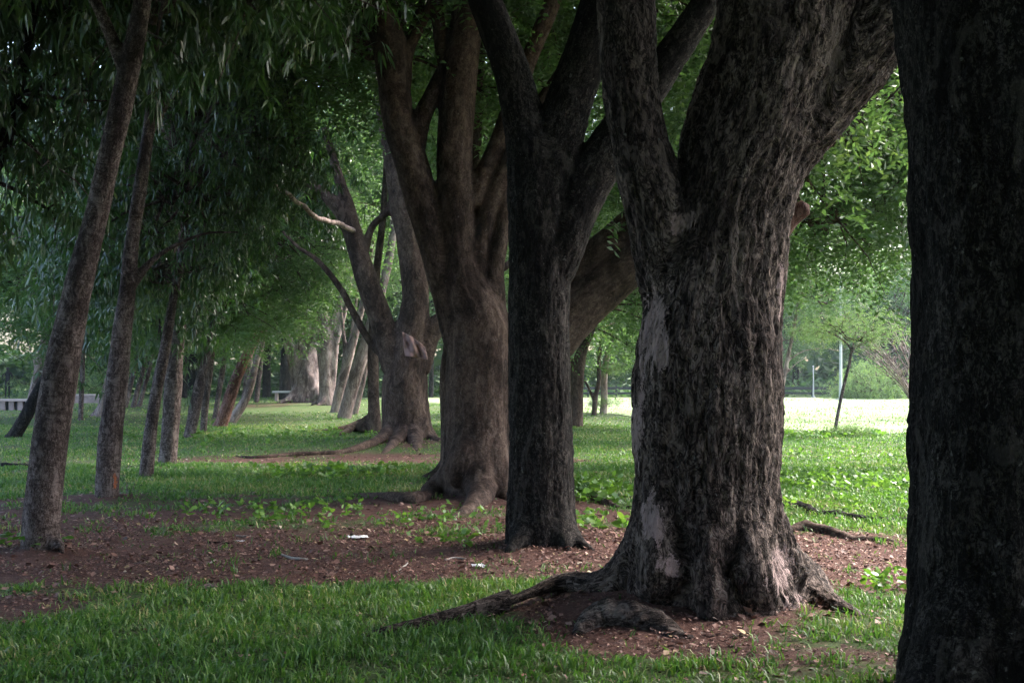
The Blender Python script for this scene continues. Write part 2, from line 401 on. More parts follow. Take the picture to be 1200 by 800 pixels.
def crown_mesh(name, kind, seed, rx, rz, nblob, per, leafL, leafW, mats, flat=0, bsig=.16, leaves_per=10, hub=None, hang=0.0, twig=.03):
    Bc = blobs(seed, nblob, rx, rz, flat, hang)
    hub = np.array(hub if hub is not None else (0, 0, -rz * .75))
    mb = MB()
    r = random.Random(seed + 5)
    forks = [hub + (b - hub) * .42 + np.array([r.uniform(-.1, .1), r.uniform(-.1, .1), r.uniform(0, .1)]) * rx for b in Bc[::5]]
    for i, f_ in enumerate(forks):
        mid = (hub + f_) / 2 + np.array([0, 0, -.06 * rx]); P, q = catmull([hub, mid, f_], [twig * 2.6, twig * 2.1, twig * 1.7], .5); tube(mb, P, q, 6)
    for b in Bc:
        j = min(range(len(forks)), key=lambda k: np.linalg.norm(forks[k] - b)); f_ = forks[j]
        mid = (f_ + b) / 2 + np.array([r.uniform(-.06, .06), r.uniform(-.06, .06), r.uniform(0, .08)]) * rx
        P, q = catmull([f_, mid, b], [twig * 1.5, twig, twig * .45], .5); tube(mb, P, q, 5)
        for k in range(4):
            e = b + np.array([r.gauss(0, 1), r.gauss(0, 1), r.gauss(0, .8)]) * bsig * rx * 1.1
            tube(mb, np.array([mid * .3 + b * .7, (b + e) / 2 + (0, 0, .03 * rx), e]), np.array([twig * .5, twig * .35, twig * .18]), 4)
    TV, TP = mb.arrays()
    bark = TV.copy()
    n = nblob * per; bi = np.repeat(np.arange(nblob), per)
    off = RNG.normal(size=(n, 3)) * (bsig * rx, bsig * rx, bsig * rx * .75)
    cc = Bc[bi] + off
    tintb = RNG.random(nblob)[bi] * .5 + RNG.random(n) * .25
    if kind == 'A':      # drooping whorls of long leaves
        m_ = n * leaves_per; ci = np.repeat(np.arange(n), leaves_per)
        a = RNG.random(m_) * 6.283; e = RNG.normal(-.75, .45, m_)
        dr = unit(np.stack([np.cos(a) * np.cos(e), np.sin(a) * np.cos(e), np.sin(e)], 1))
        c = cc[ci] + dr * .02 + RNG.normal(size=(m_, 3)) * .035
        V, T, Qd = long_leaves(c, dr, leafL * RNG.uniform(.45, 1.3, m_), leafW * RNG.uniform(.7, 1.2, m_), RNG.uniform(.2, 1.0, m_))
        tint = np.repeat(np.clip(tintb[ci] + RNG.random(m_) * .28, 0, 1), 6); LP = [T, Qd]
    elif kind == 'B':    # pinnate sprays: leaflets either side of a rachis
        m_ = n * leaves_per; ci = np.repeat(np.arange(n), leaves_per)
        a = RNG.random(n) * 6.283; e = RNG.normal(-.25, .4, n)
        rd = unit(np.stack([np.cos(a) * np.cos(e), np.sin(a) * np.cos(e), np.sin(e)], 1))
        sd = unit(np.cross(rd, np.array([0, 0, 1.0]) + RNG.normal(size=(n, 3)) * .35))
        k = np.tile(np.arange(leaves_per), n); t = (k // 2 + 1) / (leaves_per / 2); s = np.where(k % 2, 1.0, -1.0)
        RL = leafL * leaves_per * .38
        c = cc[ci] + rd[ci] * (t * RL)[:, None] + np.array([0, 0, -1.0]) * (t * t * RL * .3)[:, None]
        dr = unit(sd[ci] * s[:, None] + rd[ci] * .5 + RNG.normal(size=(m_, 3)) * .22 + (0, 0, -.25))
        V, Qd = small_leaves(c, dr, leafL * RNG.uniform(.7, 1.2, m_), leafW * RNG.uniform(.8, 1.2, m_))
        tint = np.repeat(np.clip(tintb[ci] + RNG.random(m_) * .28, 0, 1), 4); LP = [Qd]
    nt_ = len(TV); allP = TP + [p + nt_ for p in LP]
    mid = np.concatenate([np.zeros(sum(len(p) for p in TP), int), np.ones(sum(len(p) for p in LP), int)])
    VV = np.vstack([TV, V])
    return mesh_from(name, VV, allP, mats, {'tint': np.concatenate([np.zeros(nt_), tint]), 'bark': np.vstack([bark, np.zeros((len(V), 3))])}, smooth=False, midx=mid)

CA = [crown_mesh('drooping_crown', 'A', 20 + i, 2.9, 2.5, 44, 38, .185, .037, [M['young'], M['leafA']], bsig=.135, leaves_per=10, hang=1.1) for i in range(3)]
CB = [crown_mesh('green_crown', 'B', 30 + i, 4.2, 3.4, 60, 56, .130, .052, [M['brown'], M['leafB']], bsig=.13, leaves_per=14, hang=.9) for i in range(3)]
CU = [crown_mesh('spreading_crown', 'B', 40 + i, 8.0, 3.0, 110, 92, .15, .075, [M['brown'], M['leafB']], flat=.05, bsig=.10, leaves_per=14, twig=.06, hub=(0, 0, -2.2)) for i in range(2)]
CF = [crown_mesh('far_crown', 'B', 50 + i, 5.5, 5.5, 60, 60, .24, .13, [M['brown'], M['leafF']], bsig=.15, leaves_per=6, twig=.06) for i in range(3)]
CS = [crown_mesh('sapling_crown', 'B', 60 + i, 1.6, .45, 26, 26, .06, .028, [M['brown'], M['leafP']], bsig=.14, leaves_per=10, twig=.010, hub=(0, 0, -.4)) for i in range(1)]
CRN = {'A': CA, 'B': CB, 'U': CU, 'F': CF, 'S': CS}

def tree(name, label, cat, d, chains, mat, crowns=(), group=None, roots=None, voxel=None, parts=(), **kw):
    (bx, by, bz), r0 = W(chains[0][1], d)
    base = (bx, by, gz1(bx, by))
    t = root_empty(name, base, label, cat, group)
    ch = [chainW(c, d) for c in chains]
    if roots: ch += auto_roots(base, r0, **roots)
    vx = voxel or max(.018, d * .0013)
    me = trunk_mesh(name + '_trunk', ch, vx, mat, seed=int(abs(bx * 31 + by * 7)) % 97, base=(bx, by, r0), **kw)
    me.transform(__import__('mathutils').Matrix.Translation(Vector(base) * -1))
    link('trunk', me, t)
    top = Vector(ch[0][0][-1])
    for i, (k, v, off, sc) in enumerate(crowns):
        c = link('crown', CRN[k][v], t); c.location = top + Vector(off) - Vector(base)
        c.scale = (sc, sc, sc); c.rotation_euler.z = random.uniform(0, 6.28)
    return t

# ================================================================== THE BIG TREES (right-hand row)
RG = 'old trees standing in the right-hand row'
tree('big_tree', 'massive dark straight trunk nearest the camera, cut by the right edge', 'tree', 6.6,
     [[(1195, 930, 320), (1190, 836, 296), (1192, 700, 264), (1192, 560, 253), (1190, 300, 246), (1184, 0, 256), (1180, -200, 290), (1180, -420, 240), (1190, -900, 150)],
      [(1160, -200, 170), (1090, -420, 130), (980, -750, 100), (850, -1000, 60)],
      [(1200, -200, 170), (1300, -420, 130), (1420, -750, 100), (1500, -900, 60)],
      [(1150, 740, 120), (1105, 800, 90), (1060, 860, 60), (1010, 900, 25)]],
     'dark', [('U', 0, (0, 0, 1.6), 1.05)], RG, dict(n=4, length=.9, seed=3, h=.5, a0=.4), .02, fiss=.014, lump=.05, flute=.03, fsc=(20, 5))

stub_P = [((905 - CX) / F * 9.45, 9.5, CAMZ - (275 - HZ) / F * 9.5), ((926 - CX) / F * 9.5, 9.52, CAMZ - (254 - HZ) / F * 9.5), ((944 - CX) / F * 9.5, 9.5, CAMZ - (243 - HZ) / F * 9.5)]
d1 = 9.4
def gg(px, py, w, lift=.3): return G(px, py, w, lift)
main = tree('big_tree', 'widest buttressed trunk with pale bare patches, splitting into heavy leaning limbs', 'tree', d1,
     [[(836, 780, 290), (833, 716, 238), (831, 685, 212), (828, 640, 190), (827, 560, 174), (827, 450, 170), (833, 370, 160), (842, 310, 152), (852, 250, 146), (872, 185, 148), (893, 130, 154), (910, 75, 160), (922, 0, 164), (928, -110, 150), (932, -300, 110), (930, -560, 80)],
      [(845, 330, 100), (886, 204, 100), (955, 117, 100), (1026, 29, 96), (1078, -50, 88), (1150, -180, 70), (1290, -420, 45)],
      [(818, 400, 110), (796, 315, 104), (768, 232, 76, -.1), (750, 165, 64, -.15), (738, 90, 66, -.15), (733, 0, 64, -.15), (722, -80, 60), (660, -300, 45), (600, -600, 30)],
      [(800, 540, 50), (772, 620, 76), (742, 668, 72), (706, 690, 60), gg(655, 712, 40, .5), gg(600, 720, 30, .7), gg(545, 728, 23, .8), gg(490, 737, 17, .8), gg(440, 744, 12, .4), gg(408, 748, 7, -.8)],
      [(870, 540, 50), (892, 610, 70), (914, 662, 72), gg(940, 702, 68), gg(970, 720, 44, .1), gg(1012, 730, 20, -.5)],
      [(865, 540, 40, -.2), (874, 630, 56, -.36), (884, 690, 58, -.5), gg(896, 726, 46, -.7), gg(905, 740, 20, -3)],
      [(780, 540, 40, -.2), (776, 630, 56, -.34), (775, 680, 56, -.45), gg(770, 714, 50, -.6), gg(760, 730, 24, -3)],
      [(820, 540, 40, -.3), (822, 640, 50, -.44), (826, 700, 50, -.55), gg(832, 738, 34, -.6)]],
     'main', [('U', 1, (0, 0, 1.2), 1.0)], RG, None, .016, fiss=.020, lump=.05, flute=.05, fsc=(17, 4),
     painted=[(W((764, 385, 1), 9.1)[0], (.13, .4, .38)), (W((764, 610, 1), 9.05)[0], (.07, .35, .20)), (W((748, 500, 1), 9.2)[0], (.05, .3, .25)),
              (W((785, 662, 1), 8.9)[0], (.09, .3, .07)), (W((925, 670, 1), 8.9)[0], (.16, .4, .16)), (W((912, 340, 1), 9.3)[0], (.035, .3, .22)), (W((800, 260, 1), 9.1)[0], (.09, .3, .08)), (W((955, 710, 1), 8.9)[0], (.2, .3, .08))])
mb = MB(); P, q = catmull(stub_P, [.11, .075, .055], .03); tube(mb, P, q, 18)
V, Pp = mb.arrays(); V = V - np.array(main.location)
V += fbm(V * 14, 2, 4)[:, None] * .006
o = link('branch_stub', mesh_from('stub', V, Pp, [M['stubm']], {'bark': V, 'painted': np.zeros(len(V))}), main); o['label'] = 'reddish sawn-off branch stub'
mb = MB(); P, q = catmull([G(650, 752, 20, -.6)[0], G(672, 738, 40, .2)[0], G(700, 736, 52, .3)[0], G(745, 742, 50, .3)[0], G(785, 752, 44, -.2)[0], G(822, 766, 20, -2.5)[0]], [.03, .085, .105, .10, .07, .015], .012); q = q * (1 + .22 * fbm(P * 7, 2, 3)); tube(mb, P, q, 48)
V, Pp = mb.arrays(); V = V - np.array(main.location); V[:, 2] += fbm(V * 6, 3, 8) * .05 - .035 + fbm(V * (10, 30, 30), 3, 28) * .018; V[:, 1] += fbm(V * 7, 3, 18) * .05 + fbm(V * (10, 30, 30), 2, 38) * .014; V[:, 0] += .10
o = link('root', mesh_from('surface_root', V, Pp, [M['rootm']], {'bark': V[:, [1, 2, 0]]}), main); o['label'] = 'thick grey root humped out of the soil'

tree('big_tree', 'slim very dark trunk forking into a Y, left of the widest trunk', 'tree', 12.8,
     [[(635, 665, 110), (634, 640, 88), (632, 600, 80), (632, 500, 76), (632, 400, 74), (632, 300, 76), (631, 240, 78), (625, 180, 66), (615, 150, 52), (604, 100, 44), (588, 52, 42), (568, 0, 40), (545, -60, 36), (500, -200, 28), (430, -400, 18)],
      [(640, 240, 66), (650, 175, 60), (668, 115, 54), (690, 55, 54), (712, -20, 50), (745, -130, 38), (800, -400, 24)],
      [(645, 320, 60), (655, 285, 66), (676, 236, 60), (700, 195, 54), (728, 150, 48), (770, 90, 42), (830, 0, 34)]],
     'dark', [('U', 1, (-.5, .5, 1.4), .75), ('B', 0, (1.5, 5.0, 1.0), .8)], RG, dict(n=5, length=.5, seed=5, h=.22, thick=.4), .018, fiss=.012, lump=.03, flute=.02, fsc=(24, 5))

tree('big_tree', 'brown trunk with many stems rising in a sheaf, behind the dark Y tree', 'tree', 17.4,
     [[(560, 615, 130), (560, 585, 92), (560, 540, 80), (560, 450, 78), (560, 380, 76), (540, 320, 52), (535, 250, 44), (533, 200, 43), (534, 150, 43), (537, 100, 43), (544, 45, 40), (556, -20, 38), (575, -120, 30), (600, -300, 20)],
      [(570, 420, 50), (575, 360, 36), (580, 315, 22), (589, 270, 17), (593, 220, 15), (600, 170, 12), (615, 110, 10)],
      [(556, 345, 30), (563, 280, 24), (580, 225, 24), (603, 182, 25), (630, 135, 26), (662, 85, 22), (700, 20, 18)],
      [(555, 240, 24), (567, 205, 24), (585, 165, 22), (601, 120, 22), (622, 65, 20), (648, 2, 20), (668, -60, 16), (700, -160, 10)],
      [(545, 400, 50), (527, 350, 38), (510, 290, 38), (496, 240, 40), (482, 190, 40), (466, 140, 38), (461, 92, 40), (455, 50, 42), (436, 0, 34), (412, -60, 30), (370, -200, 20)],
      [(533, 130, 20), (527, 100, 18), (518, 60, 17), (511, 0, 15), (506, -60, 12)],
      [(484, 190, 26), (492, 145, 24), (508, 108, 20), (524, 70, 14)],
      [(470, 100, 26), (478, 60, 16), (498, 20, 12), (520, -40, 8)],
      [(552, 500, 40, -.1), (540, 550, 46, -.3), gg(520, 580, 34), gg(490, 592, 20), gg(460, 590, 16), gg(415, 584, 8)],
      [(560, 500, 40, -.2), (560, 555, 46, -.36), gg(562, 592, 32), gg(545, 602, 16, -.1), gg(522, 608, 8, -1.5)], [(575, 500, 40, -.1), (582, 560, 40, -.3), gg(592, 588, 24, -.2), gg(612, 596, 10, -1.5)]],
     'brown', [('U', 0, (-1.5, 1, 1.0), .7), ('B', 1, (-1.5, 2, -1.4), .75)], RG, None, .020, fiss=.008, lump=.03, flute=.04, fsc=(12, 3))

tree('big_tree', 'hidden trunk throwing one thick limb rightwards behind the dark Y tree', 'tree', 20.0,
     [[(632, 585, 74), (632, 565, 64), (632, 500, 60), (632, 430, 62), (652, 388, 64), (690, 350, 60), (738, 312, 54), (800, 272, 46), (880, 200, 36), (960, 80, 24)],
      [(628, 420, 50), (642, 345, 38), (690, 304, 36), (732, 268, 36), (790, 215, 32), (850, 120, 24), (900, -60, 16)]],
     'brown', [('B', 2, (0, 0, 1.5), 1.0)], RG, None, .028, fiss=.008, lump=.03)
tree('big_tree', 'narrow brown trunk showing only its left side beside the sheaf of stems', 'tree', 20.8,
     [[(533, 580, 48), (533, 560, 38), (533, 500, 34), (531, 440, 30), (538, 380, 30), (548, 300, 26), (552, 200, 22), (560, 60, 18), (560, -120, 14)]],
     'brown', [('B', 0, (1, 1, .5), 1.0)], RG, dict(n=4, length=.5, seed=11, h=.25), .03, fiss=.006, lump=.03)

cloth_tree = tree('big_tree', 'flared trunk with a rag hung on it and long roots over the grass', 'tree', 30.0,
     [[(478, 535, 104), (478, 521, 76), (476, 500, 60), (474, 450, 53), (480, 405, 43), (487, 350, 32), (481, 290, 32), (472, 240, 32), (462, 190, 26), (455, 150, 22), (440, 60, 18), (430, -60, 12)],
      [(464, 430, 36), (449, 382, 29), (431, 332, 27), (413, 275, 22), (398, 245, 20), (380, 228, 14), (355, 205, 10), (320, 150, 7)],
      [(416, 275, 18), (408, 240, 15), (396, 205, 12), (380, 150, 8)],
      [(488, 420, 34), (502, 390, 18), (515, 372, 14), (532, 350, 13), (560, 333, 11), (597, 309, 9), (650, 270, 7)],
      [(490, 430, 30), (508, 398, 12), (522, 385, 9), (545, 378, 7)],
      [(424, 302, 12), (429, 288, 10), (436, 266, 9), (452, 251, 8), (468, 243, 7), (482, 236, 7)],
      [(450, 252, 4), (458, 228, 3), (464, 205, 2.5), (470, 190, 2)],
      [(458, 416, 14), (444, 412, 10), (430, 395, 9), (415, 368, 9), (397, 335, 8), (372, 305, 7), (350, 290, 5), (330, 270, 4)],
      [(468, 480, 24, -.2), (456, 508, 22, -.35), gg(440, 525, 13), gg(400, 531, 8), gg(350, 533, 8), gg(300, 536, 6), gg(275, 534, 3)],
      [(476, 470, 24, -.2), (472, 508, 24, -.42), gg(462, 525, 14, -.1), gg(446, 532, 8, -1.2)],
      [(486, 470, 24, -.1), (494, 505, 26, -.3), gg(506, 522, 16, -.1), gg(530, 525, 8, -1.2)], [(484, 470, 20, -.3), (486, 510, 22, -.5), gg(489, 527, 14, -.6), gg(492, 534, 8, -2)]],
     'brown', [('U', 0, (0, 2, .3), .7), ('B', 1, (-.3, 2.5, .8), .75)], RG, None, .030, fiss=.010, lump=.03, flute=.05)
mb = MB(); P_, r_ = chainW([(414, 270, 7, -.2), (398, 262, 6, -2), (375, 257, 6, -5), (350, 238, 5.5, -8), (325, 219, 5, -9.5), (305, 209, 4.4, -10.5), (281, 199, 3, -11)], 30.0)
Q_, q_ = catmull(P_, r_, .12); Q_ = Q_ + fbm(Q_ * 1.6, 2, 5)[:, None] * .03; tube(mb, Q_, q_, 8)
V, Pp = mb.arrays(); V = V - np.array(cloth_tree.location)
o = link('bare_branch', mesh_from('bare_branch', V, Pp, [M['pink']], {'bark': V[:, [1, 2, 0]]}), cloth_tree); o['label'] = 'pale bare branch curving out to the left'
tree('big_tree', 'slender dark trunk with a humped root, left of the rag tree', 'tree', 34.0,
     [[(441, 520, 24), (440, 508, 17), (438, 470, 14), (437, 420, 13), (438, 380, 12), (441, 320, 10), (450, 240, 8), (455, 120, 6)],
      [(434, 490, 12), gg(424, 502, 14, .8), gg(405, 504, 8, .6), gg(385, 505, 5), gg(368, 504, 3)], [(430, 500, 14), gg(418, 508, 12, .6), gg(395, 512, 4)]],
     'brown', [('B', 2, (.3, 0, 1.4), .75)], RG, None, .035, fiss=.006, lump=.03)
tree('big_tree', 'pinkish straight trunk with a dark knot, leaning right down the lane', 'tree', 46.0,
     [[(400, 502, 19), (403, 490, 17), (411, 460, 16), (420, 430, 16), (431, 396, 15), (444, 350, 13), (458, 290, 10), (470, 180, 8)]],
     'pink', [('B', 0, (.4, 0, 1.6), .9)], RG, None, .05, fiss=.006, lump=.02)
tree('big_tree', 'thin pale trunk just behind the knotted pinkish one', 'tree', 50.0,
     [[(414, 492, 9), (416, 485, 8), (424, 450, 8), (432, 410, 8), (441, 370, 7), (452, 320, 6), (465, 240, 5)]],
     'pink', [('B', 1, (.6, 0, 2.0), .8)], RG, None, .05, fiss=.004, lump=.02)
tree('big_tree', 'grey trunk leaning right between the fluted trunk and the knotted one', 'tree', 52.0,
     [[(390, 490, 15), (393, 483, 13), (400, 450, 12), (410, 415, 11), (419, 380, 9), (430, 330, 8), (440, 240, 6)],
      [(402, 440, 8), (404, 415, 6), (402, 385, 5), (398, 350, 4)]],
     'pink', [('B', 2, (0, 0, 2.0), .9)], RG, None, .055, fiss=.004, lump=.02)
tree('big_tree', 'tall forked column of a trunk right beside the fluted trunk', 'tree', 58.0,
     [[(385, 486, 26), (384, 478, 20), (382, 440, 16), (382, 400, 17), (378, 365, 13), (370, 320, 10), (355, 240, 8)],
      [(388, 470, 9), (391, 430, 9), (394, 400, 9), (402, 370, 8), (410, 330, 7), (420, 260, 5)],
      [(384, 405, 10), (390, 380, 8), (398, 355, 7), (405, 310, 5)], [(377, 470, 6), (375, 430, 5), (372, 395, 5), (374, 350, 5), (372, 300, 4)]],
     'pink', [('B', 0, (0, 0, 2.0), 1.0)], RG, dict(n=4, length=1.0, seed=31, h=.4), .06, fiss=.004, lump=.03)
tree('big_tree', 'broad fluted trunk with stems fanning out at the end of the lane', 'tree', 62.0,
     [[(364, 486, 66), (363, 476, 50), (363, 460, 38), (363, 440, 36), (366, 415, 20), (372, 385, 12), (376, 350, 9), (380, 260, 7)],
      [(354, 460, 20), (350, 430, 15), (343, 408, 9), (338, 392, 7), (322, 350, 5)], [(359, 440, 18), (354, 405, 11), (348, 380, 8), (340, 340, 6)],
      [(362, 430, 16), (362, 395, 10), (359, 365, 7), (356, 320, 5)], [(372, 450, 14), (375, 415, 10), (374, 385, 7), (372, 340, 5)], [(349, 465, 10), (343, 440, 7), (338, 420, 6), (333, 400, 5)]],
     'pink', [('B', 1, (0, 0, 2.2), 1.1), ('B', 2, (-3.5, 2, 1), .9)], RG, dict(n=6, length=1.1, seed=33, h=.5, thick=.28), .06, fiss=.006, lump=.08, flute=.08)

tree('big_tree', 'slim pale trunk far down the lane, between the two leaning grey ones', 'tree', 66.0,
     [[(399, 478, 8), (400, 472, 7), (403, 445, 6.5), (408, 415, 6), (414, 380, 5), (420, 330, 4)]], 'pink', [('B', 2, (0, 0, 2.5), .8)], RG, None, .06, fiss=.003, lump=.02)
tree('big_tree', 'slim pale trunk at the lane end just left of the fluted trunk', 'tree', 70.0,
     [[(346, 476, 9), (346, 470, 8), (344, 445, 7), (340, 420, 6), (336, 385, 5), (330, 330, 4)]], 'pink', [('B', 1, (0, 0, 2.5), .8)], RG, None, .06, fiss=.003, lump=.02)
# ------------------------------------------------------------------ slim trees on the field side
SG = 'slender trees at the edge of the bright field'
tree('slender_tree', 'slim forked trunk lit on one side, seen just right of the dark Y tree', 'tree', 39.0,
     [[(672, 512, 28), (672, 503, 23), (674, 480, 19), (675, 450, 18), (678, 425, 17), (685, 405, 11), (696, 380, 9), (706, 360, 7), (718, 335, 5), (725, 300, 4)],
      [(668, 440, 12), (663, 415, 9), (660, 390, 8), (664, 340, 6), (672, 280, 4)]],
     'brown', [('B', 1, (-.8, .5, .3), .85), ('B', 0, (1.4, 0, .8), .7)], SG, None, .04, fiss=.006, lump=.02)
tree('slender_tree', 'thin crooked double trunk hung with leaves in the gap before the field', 'tree', 49.0,
     [[(695, 492, 8), (696, 486, 7), (698, 465, 6), (702, 445, 6), (702, 420, 5), (706, 380, 4), (708, 330, 3)], [(697, 472, 4), (690, 455, 3.5), (682, 440, 3), (676, 425, 2.5)]],
     'brown', [('B', 2, (0, 0, .6), .75)], SG, None, .04, fiss=.002, lump=.02)
tree('slender_tree', 'leafy creeper-covered trunk behind the crooked double trunk', 'tree', 51.0,
     [[(707, 490, 10), (707, 484, 9), (708, 465, 9), (708, 440, 9), (712, 415, 7), (722, 380, 5), (730, 330, 4)]],
     'pink', [('B', 0, (0, 0, .4), .8), ('S', 0, (-.6, 0, -3.1), .45), ('S', 0, (-.75, 0, -4.3), .4)], SG, None, .045, fiss=.002, lump=.03)
tree('broad_tree', 'leafy tree hanging low branches over the grass behind the right-edge trunk', 'tree', 23.0,
     [[(1150, 570, 60), (1150, 548, 46), (1148, 450, 40), (1140, 330, 36), (1120, 250, 30), (1090, 180, 20), (1060, 90, 14)],
      [(1142, 330, 24), (1100, 290, 12), (1060, 262, 8), (1010, 240, 5), (975, 250, 3)], [(1140, 300, 20), (1180, 200, 16), (1230, 100, 10)]],
     'dark', [('B', 1, (-1.3, 0, -.4), .76), ('B', 2, (-.4, 1.4, 1.6), .8)], SG, None, .03, fiss=.006, lump=.03)
tree('broad_tree', 'leafy tree whose fine foliage fills the gap above the thick rightward limb', 'tree', 33.0,
     [[(782, 525, 34), (782, 512, 26), (784, 450, 24), (790, 350, 22), (800, 220, 18), (800, 80, 14), (805, 10, 10)]],
     'brown', [('B', 2, (0, 0, -.3), 1.1), ('B', 0, (-3.0, 1.5, -2.2), .9), ('B', 1, (2.8, 2, -1.6), 1.0)], SG, None, .035, fiss=.006, lump=.02)
tree('slender_tree', 'pale thin leaning trunk close beside the widest trunk, on the field edge', 'tree', 47.0,
     [[(911, 492, 7), (912, 488, 6.5), (915, 465, 6), (919, 440, 5.5), (924, 415, 5), (930, 385, 4.5), (936, 350, 4)],
      [(921, 425, 3), (940, 412, 2.5), (965, 408, 2), (985, 412, 1.5)], [(919, 440, 3), (934, 425, 2), (948, 418, 1.5)]],
     'pink', [('B', 0, (.6, 0, 1.6), .62), ('S', 0, (.7, 0, -1.0), .75)], SG, None, .04, fiss=.002, lump=.01)
tree('sapling', 'thin sapling with a flat V-shaped top at the near edge of the field', 'tree', 34.0,
     [[(978, 516, 5.5), (978, 511, 5), (981, 490, 4.4), (988, 455, 4), (995, 428, 3.8), (999, 410, 3.5), (1012, 402, 2.5), (1030, 394, 2), (1055, 384, 1.4)],
      [(999, 411, 3), (990, 400, 2.5), (975, 391, 2), (955, 382, 1.2)], [(999, 411, 2.5), (1001, 396, 2), (1006, 380, 1.2)], [(1012, 402, 1.6), (1035, 398, 1.4), (1062, 394, 1)], [(990, 400, 1.5), (972, 385, 1.2), (960, 374, .9)]],
     'young', [('S', 0, (-1.1, 0, .05), .85)], SG, None, .016, fiss=0, lump=.004)
def bare_shrub(name, label, px, py, d, n, h, spread, seed, lean=0, leaf=None):
    r = random.Random(seed); (x, y, z), _ = W((px, py, 1), d); z = gz1(x, y)
    t = root_empty(name, (x, y, z), label, 'shrub'); mb = MB()
    for i in range(n):
        a = r.uniform(0, 6.28); s = spread * math.sqrt(r.random()); hh = h * r.uniform(.6, 1)
        P = [(0, 0, -.05), (math.cos(a) * s * .25 + lean * .2, math.sin(a) * s * .25, hh * .4), (math.cos(a) * s * .65 + lean * .6, math.sin(a) * s * .6, hh * .75), (math.cos(a) * s + lean, math.sin(a) * s, hh)]
        Q, q = catmull(P, [.03, .02, .012, .005], .3); tube(mb, Q, q, 5)
        for k in range(6):
            b = Q[int(len(Q) * r.uniform(.35, .9))]; e = b + np.array([r.gauss(0, .35), r.gauss(0, .35), r.uniform(.1, .6)]); tube(mb, np.array([b, (b + e) / 2 + (0, 0, .04), e]), np.array([.01, .007, .003]), 4)
    V, Pp = mb.arrays(); link('stems', mesh_from(name + '_stems', V, Pp, [M['pink']], {'bark': V}), t)
    if leaf: c = link('foliage', CRN['S'][0], t); c.location = (lean * .5, 0, h * .75); c.scale = (leaf, leaf, leaf * 1.3)
    return t
bare_shrub('bare_shrub', 'leafless pinkish shrub with a fan of fine twigs by the field', 1078, 482, 44, 26, 3.6, 1.6, 4, -1.6)

# ================================================================== LEFT ROW: young trees with drooping leaves
LG = 'young trees planted in the left-hand row'
def young(label, d, main_c, mat, crowns, extra=(), roots=None, **kw):
    main_c = [(q[0], q[1], q[2] * .87) for q in main_c]
    return tree('young_tree', label, 'tree', d, [main_c, *extra], mat, crowns, LG, roots, None, fiss=kw.get('fiss', .004), lump=kw.get('lump', .05), fsc=(26, 8), painted=kw.get('painted'))
young('nearest left trunk, ringed grey bark, rising from bare reddish soil', 12.2,
      [(44, 672, 62), (47, 650, 53), (50, 600, 50), (61, 500, 47), (72, 430, 46), (84, 370, 44), (98, 310, 38), (114, 250, 34), (125, 200, 33), (145, 110, 29), (158, 50, 26), (170, -20, 22), (180, -100, 18), (190, -260, 12)],
      'young', [('A', 0, (-.5, 1.4, 0), .85)], [[(150, 90, 18), (120, 20, 14), (80, -60, 10)]], dict(n=4, length=.3, seed=2, h=.14), lump=.05)
young('second left trunk with an orange scar near its foot', 17.4,
      [(124, 600, 36), (125, 585, 31), (129, 520, 31), (137, 450, 29), (143, 390, 27), (149, 340, 22), (155, 280, 20), (164, 220, 20), (173, 160, 18), (181, 100, 16), (190, 30, 14), (196, -60, 10)],
      'scar', [('A', 1, (-.5, 1.6, .8), .9), ('A', 2, (-.3, 1.9, -1.6), .6)], [[(149, 340, 14), (185, 300, 7), (235, 275, 5), (280, 272, 3)], [(173, 160, 12), (215, 90, 9), (270, 30, 6)]], None, painted=[(W((133, 566, 1), 17.22)[0], (.03, .12, .15))])
young('third left trunk, slim, leaning right under hanging leaves', 21.0,
      [(169, 572, 23), (171, 558, 20), (177, 500, 19), (185, 450, 18), (193, 410, 16), (203, 350, 12), (213, 290, 11), (222, 200, 10), (230, 120, 8), (235, 60, 6)],
      'young', [('A', 2, (-.6, 1.0, .5), .85), ('A', 0, (-.5, .4, -2.2), .62)], [[(213, 290, 8), (260, 230, 6), (310, 200, 4)]])
young('fourth left trunk, upright and grey, touching the slim leaning one', 23.6,
      [(194, 558, 28), (196, 543, 25), (200, 500, 23), (204, 440, 23), (210, 390, 18), (218, 330, 15), (228, 260, 12), (240, 170, 9), (250, 90, 7)],
      'young', [('A', 0, (-.7, .8, 1.0), .9), ('A', 1, (-.7, -.2, -2.5), .6)])
young('dark young trunk leaning right, fifth in the left row', 33.0,
      [(218, 520, 20), (222, 511, 18), (232, 460, 16), (242, 420, 14), (250, 380, 12), (262, 320, 9), (275, 240, 7), (285, 160, 5)],
      'young', [('A', 2, (-.4, 0, .4), 1.1), ('B', 1, (-.4, .5, -2.0), .7)])
young('narrow trunk half hidden just right of the fifth left one', 35.5,
      [(236, 514, 13), (238, 507, 11), (241, 470, 11), (245, 440, 10), (250, 400, 8), (258, 330, 7), (268, 240, 5)],
      'young', [('A', 0, (0, 0, 1.2), 1.0), ('B', 0, (-.2, 1, -1.0), .7)])
young('reddish peeling trunk leaning strongly right into the lane', 39.0,
      [(252, 508, 24), (260, 496, 18), (274, 452, 16), (289, 418, 14), (303, 389, 12), (317, 364, 9), (328, 330, 7), (340, 260, 5)],
      'red', [('B', 1, (-.3, 0, 1.0), .8), ('A', 1, (-1.2, 0, 1.6), 1.1)], [[(300, 395, 7), (308, 375, 5), (314, 350, 4)]], None)
young('grey trunk bending low to the right behind the reddish one', 42.0,
      [(264, 500, 16), (276, 487, 14), (290, 462, 12), (300, 425, 10), (312, 380, 8), (325, 300, 6)],
      'pink', [('B', 2, (-1.0, 0, 1.4), .8)])
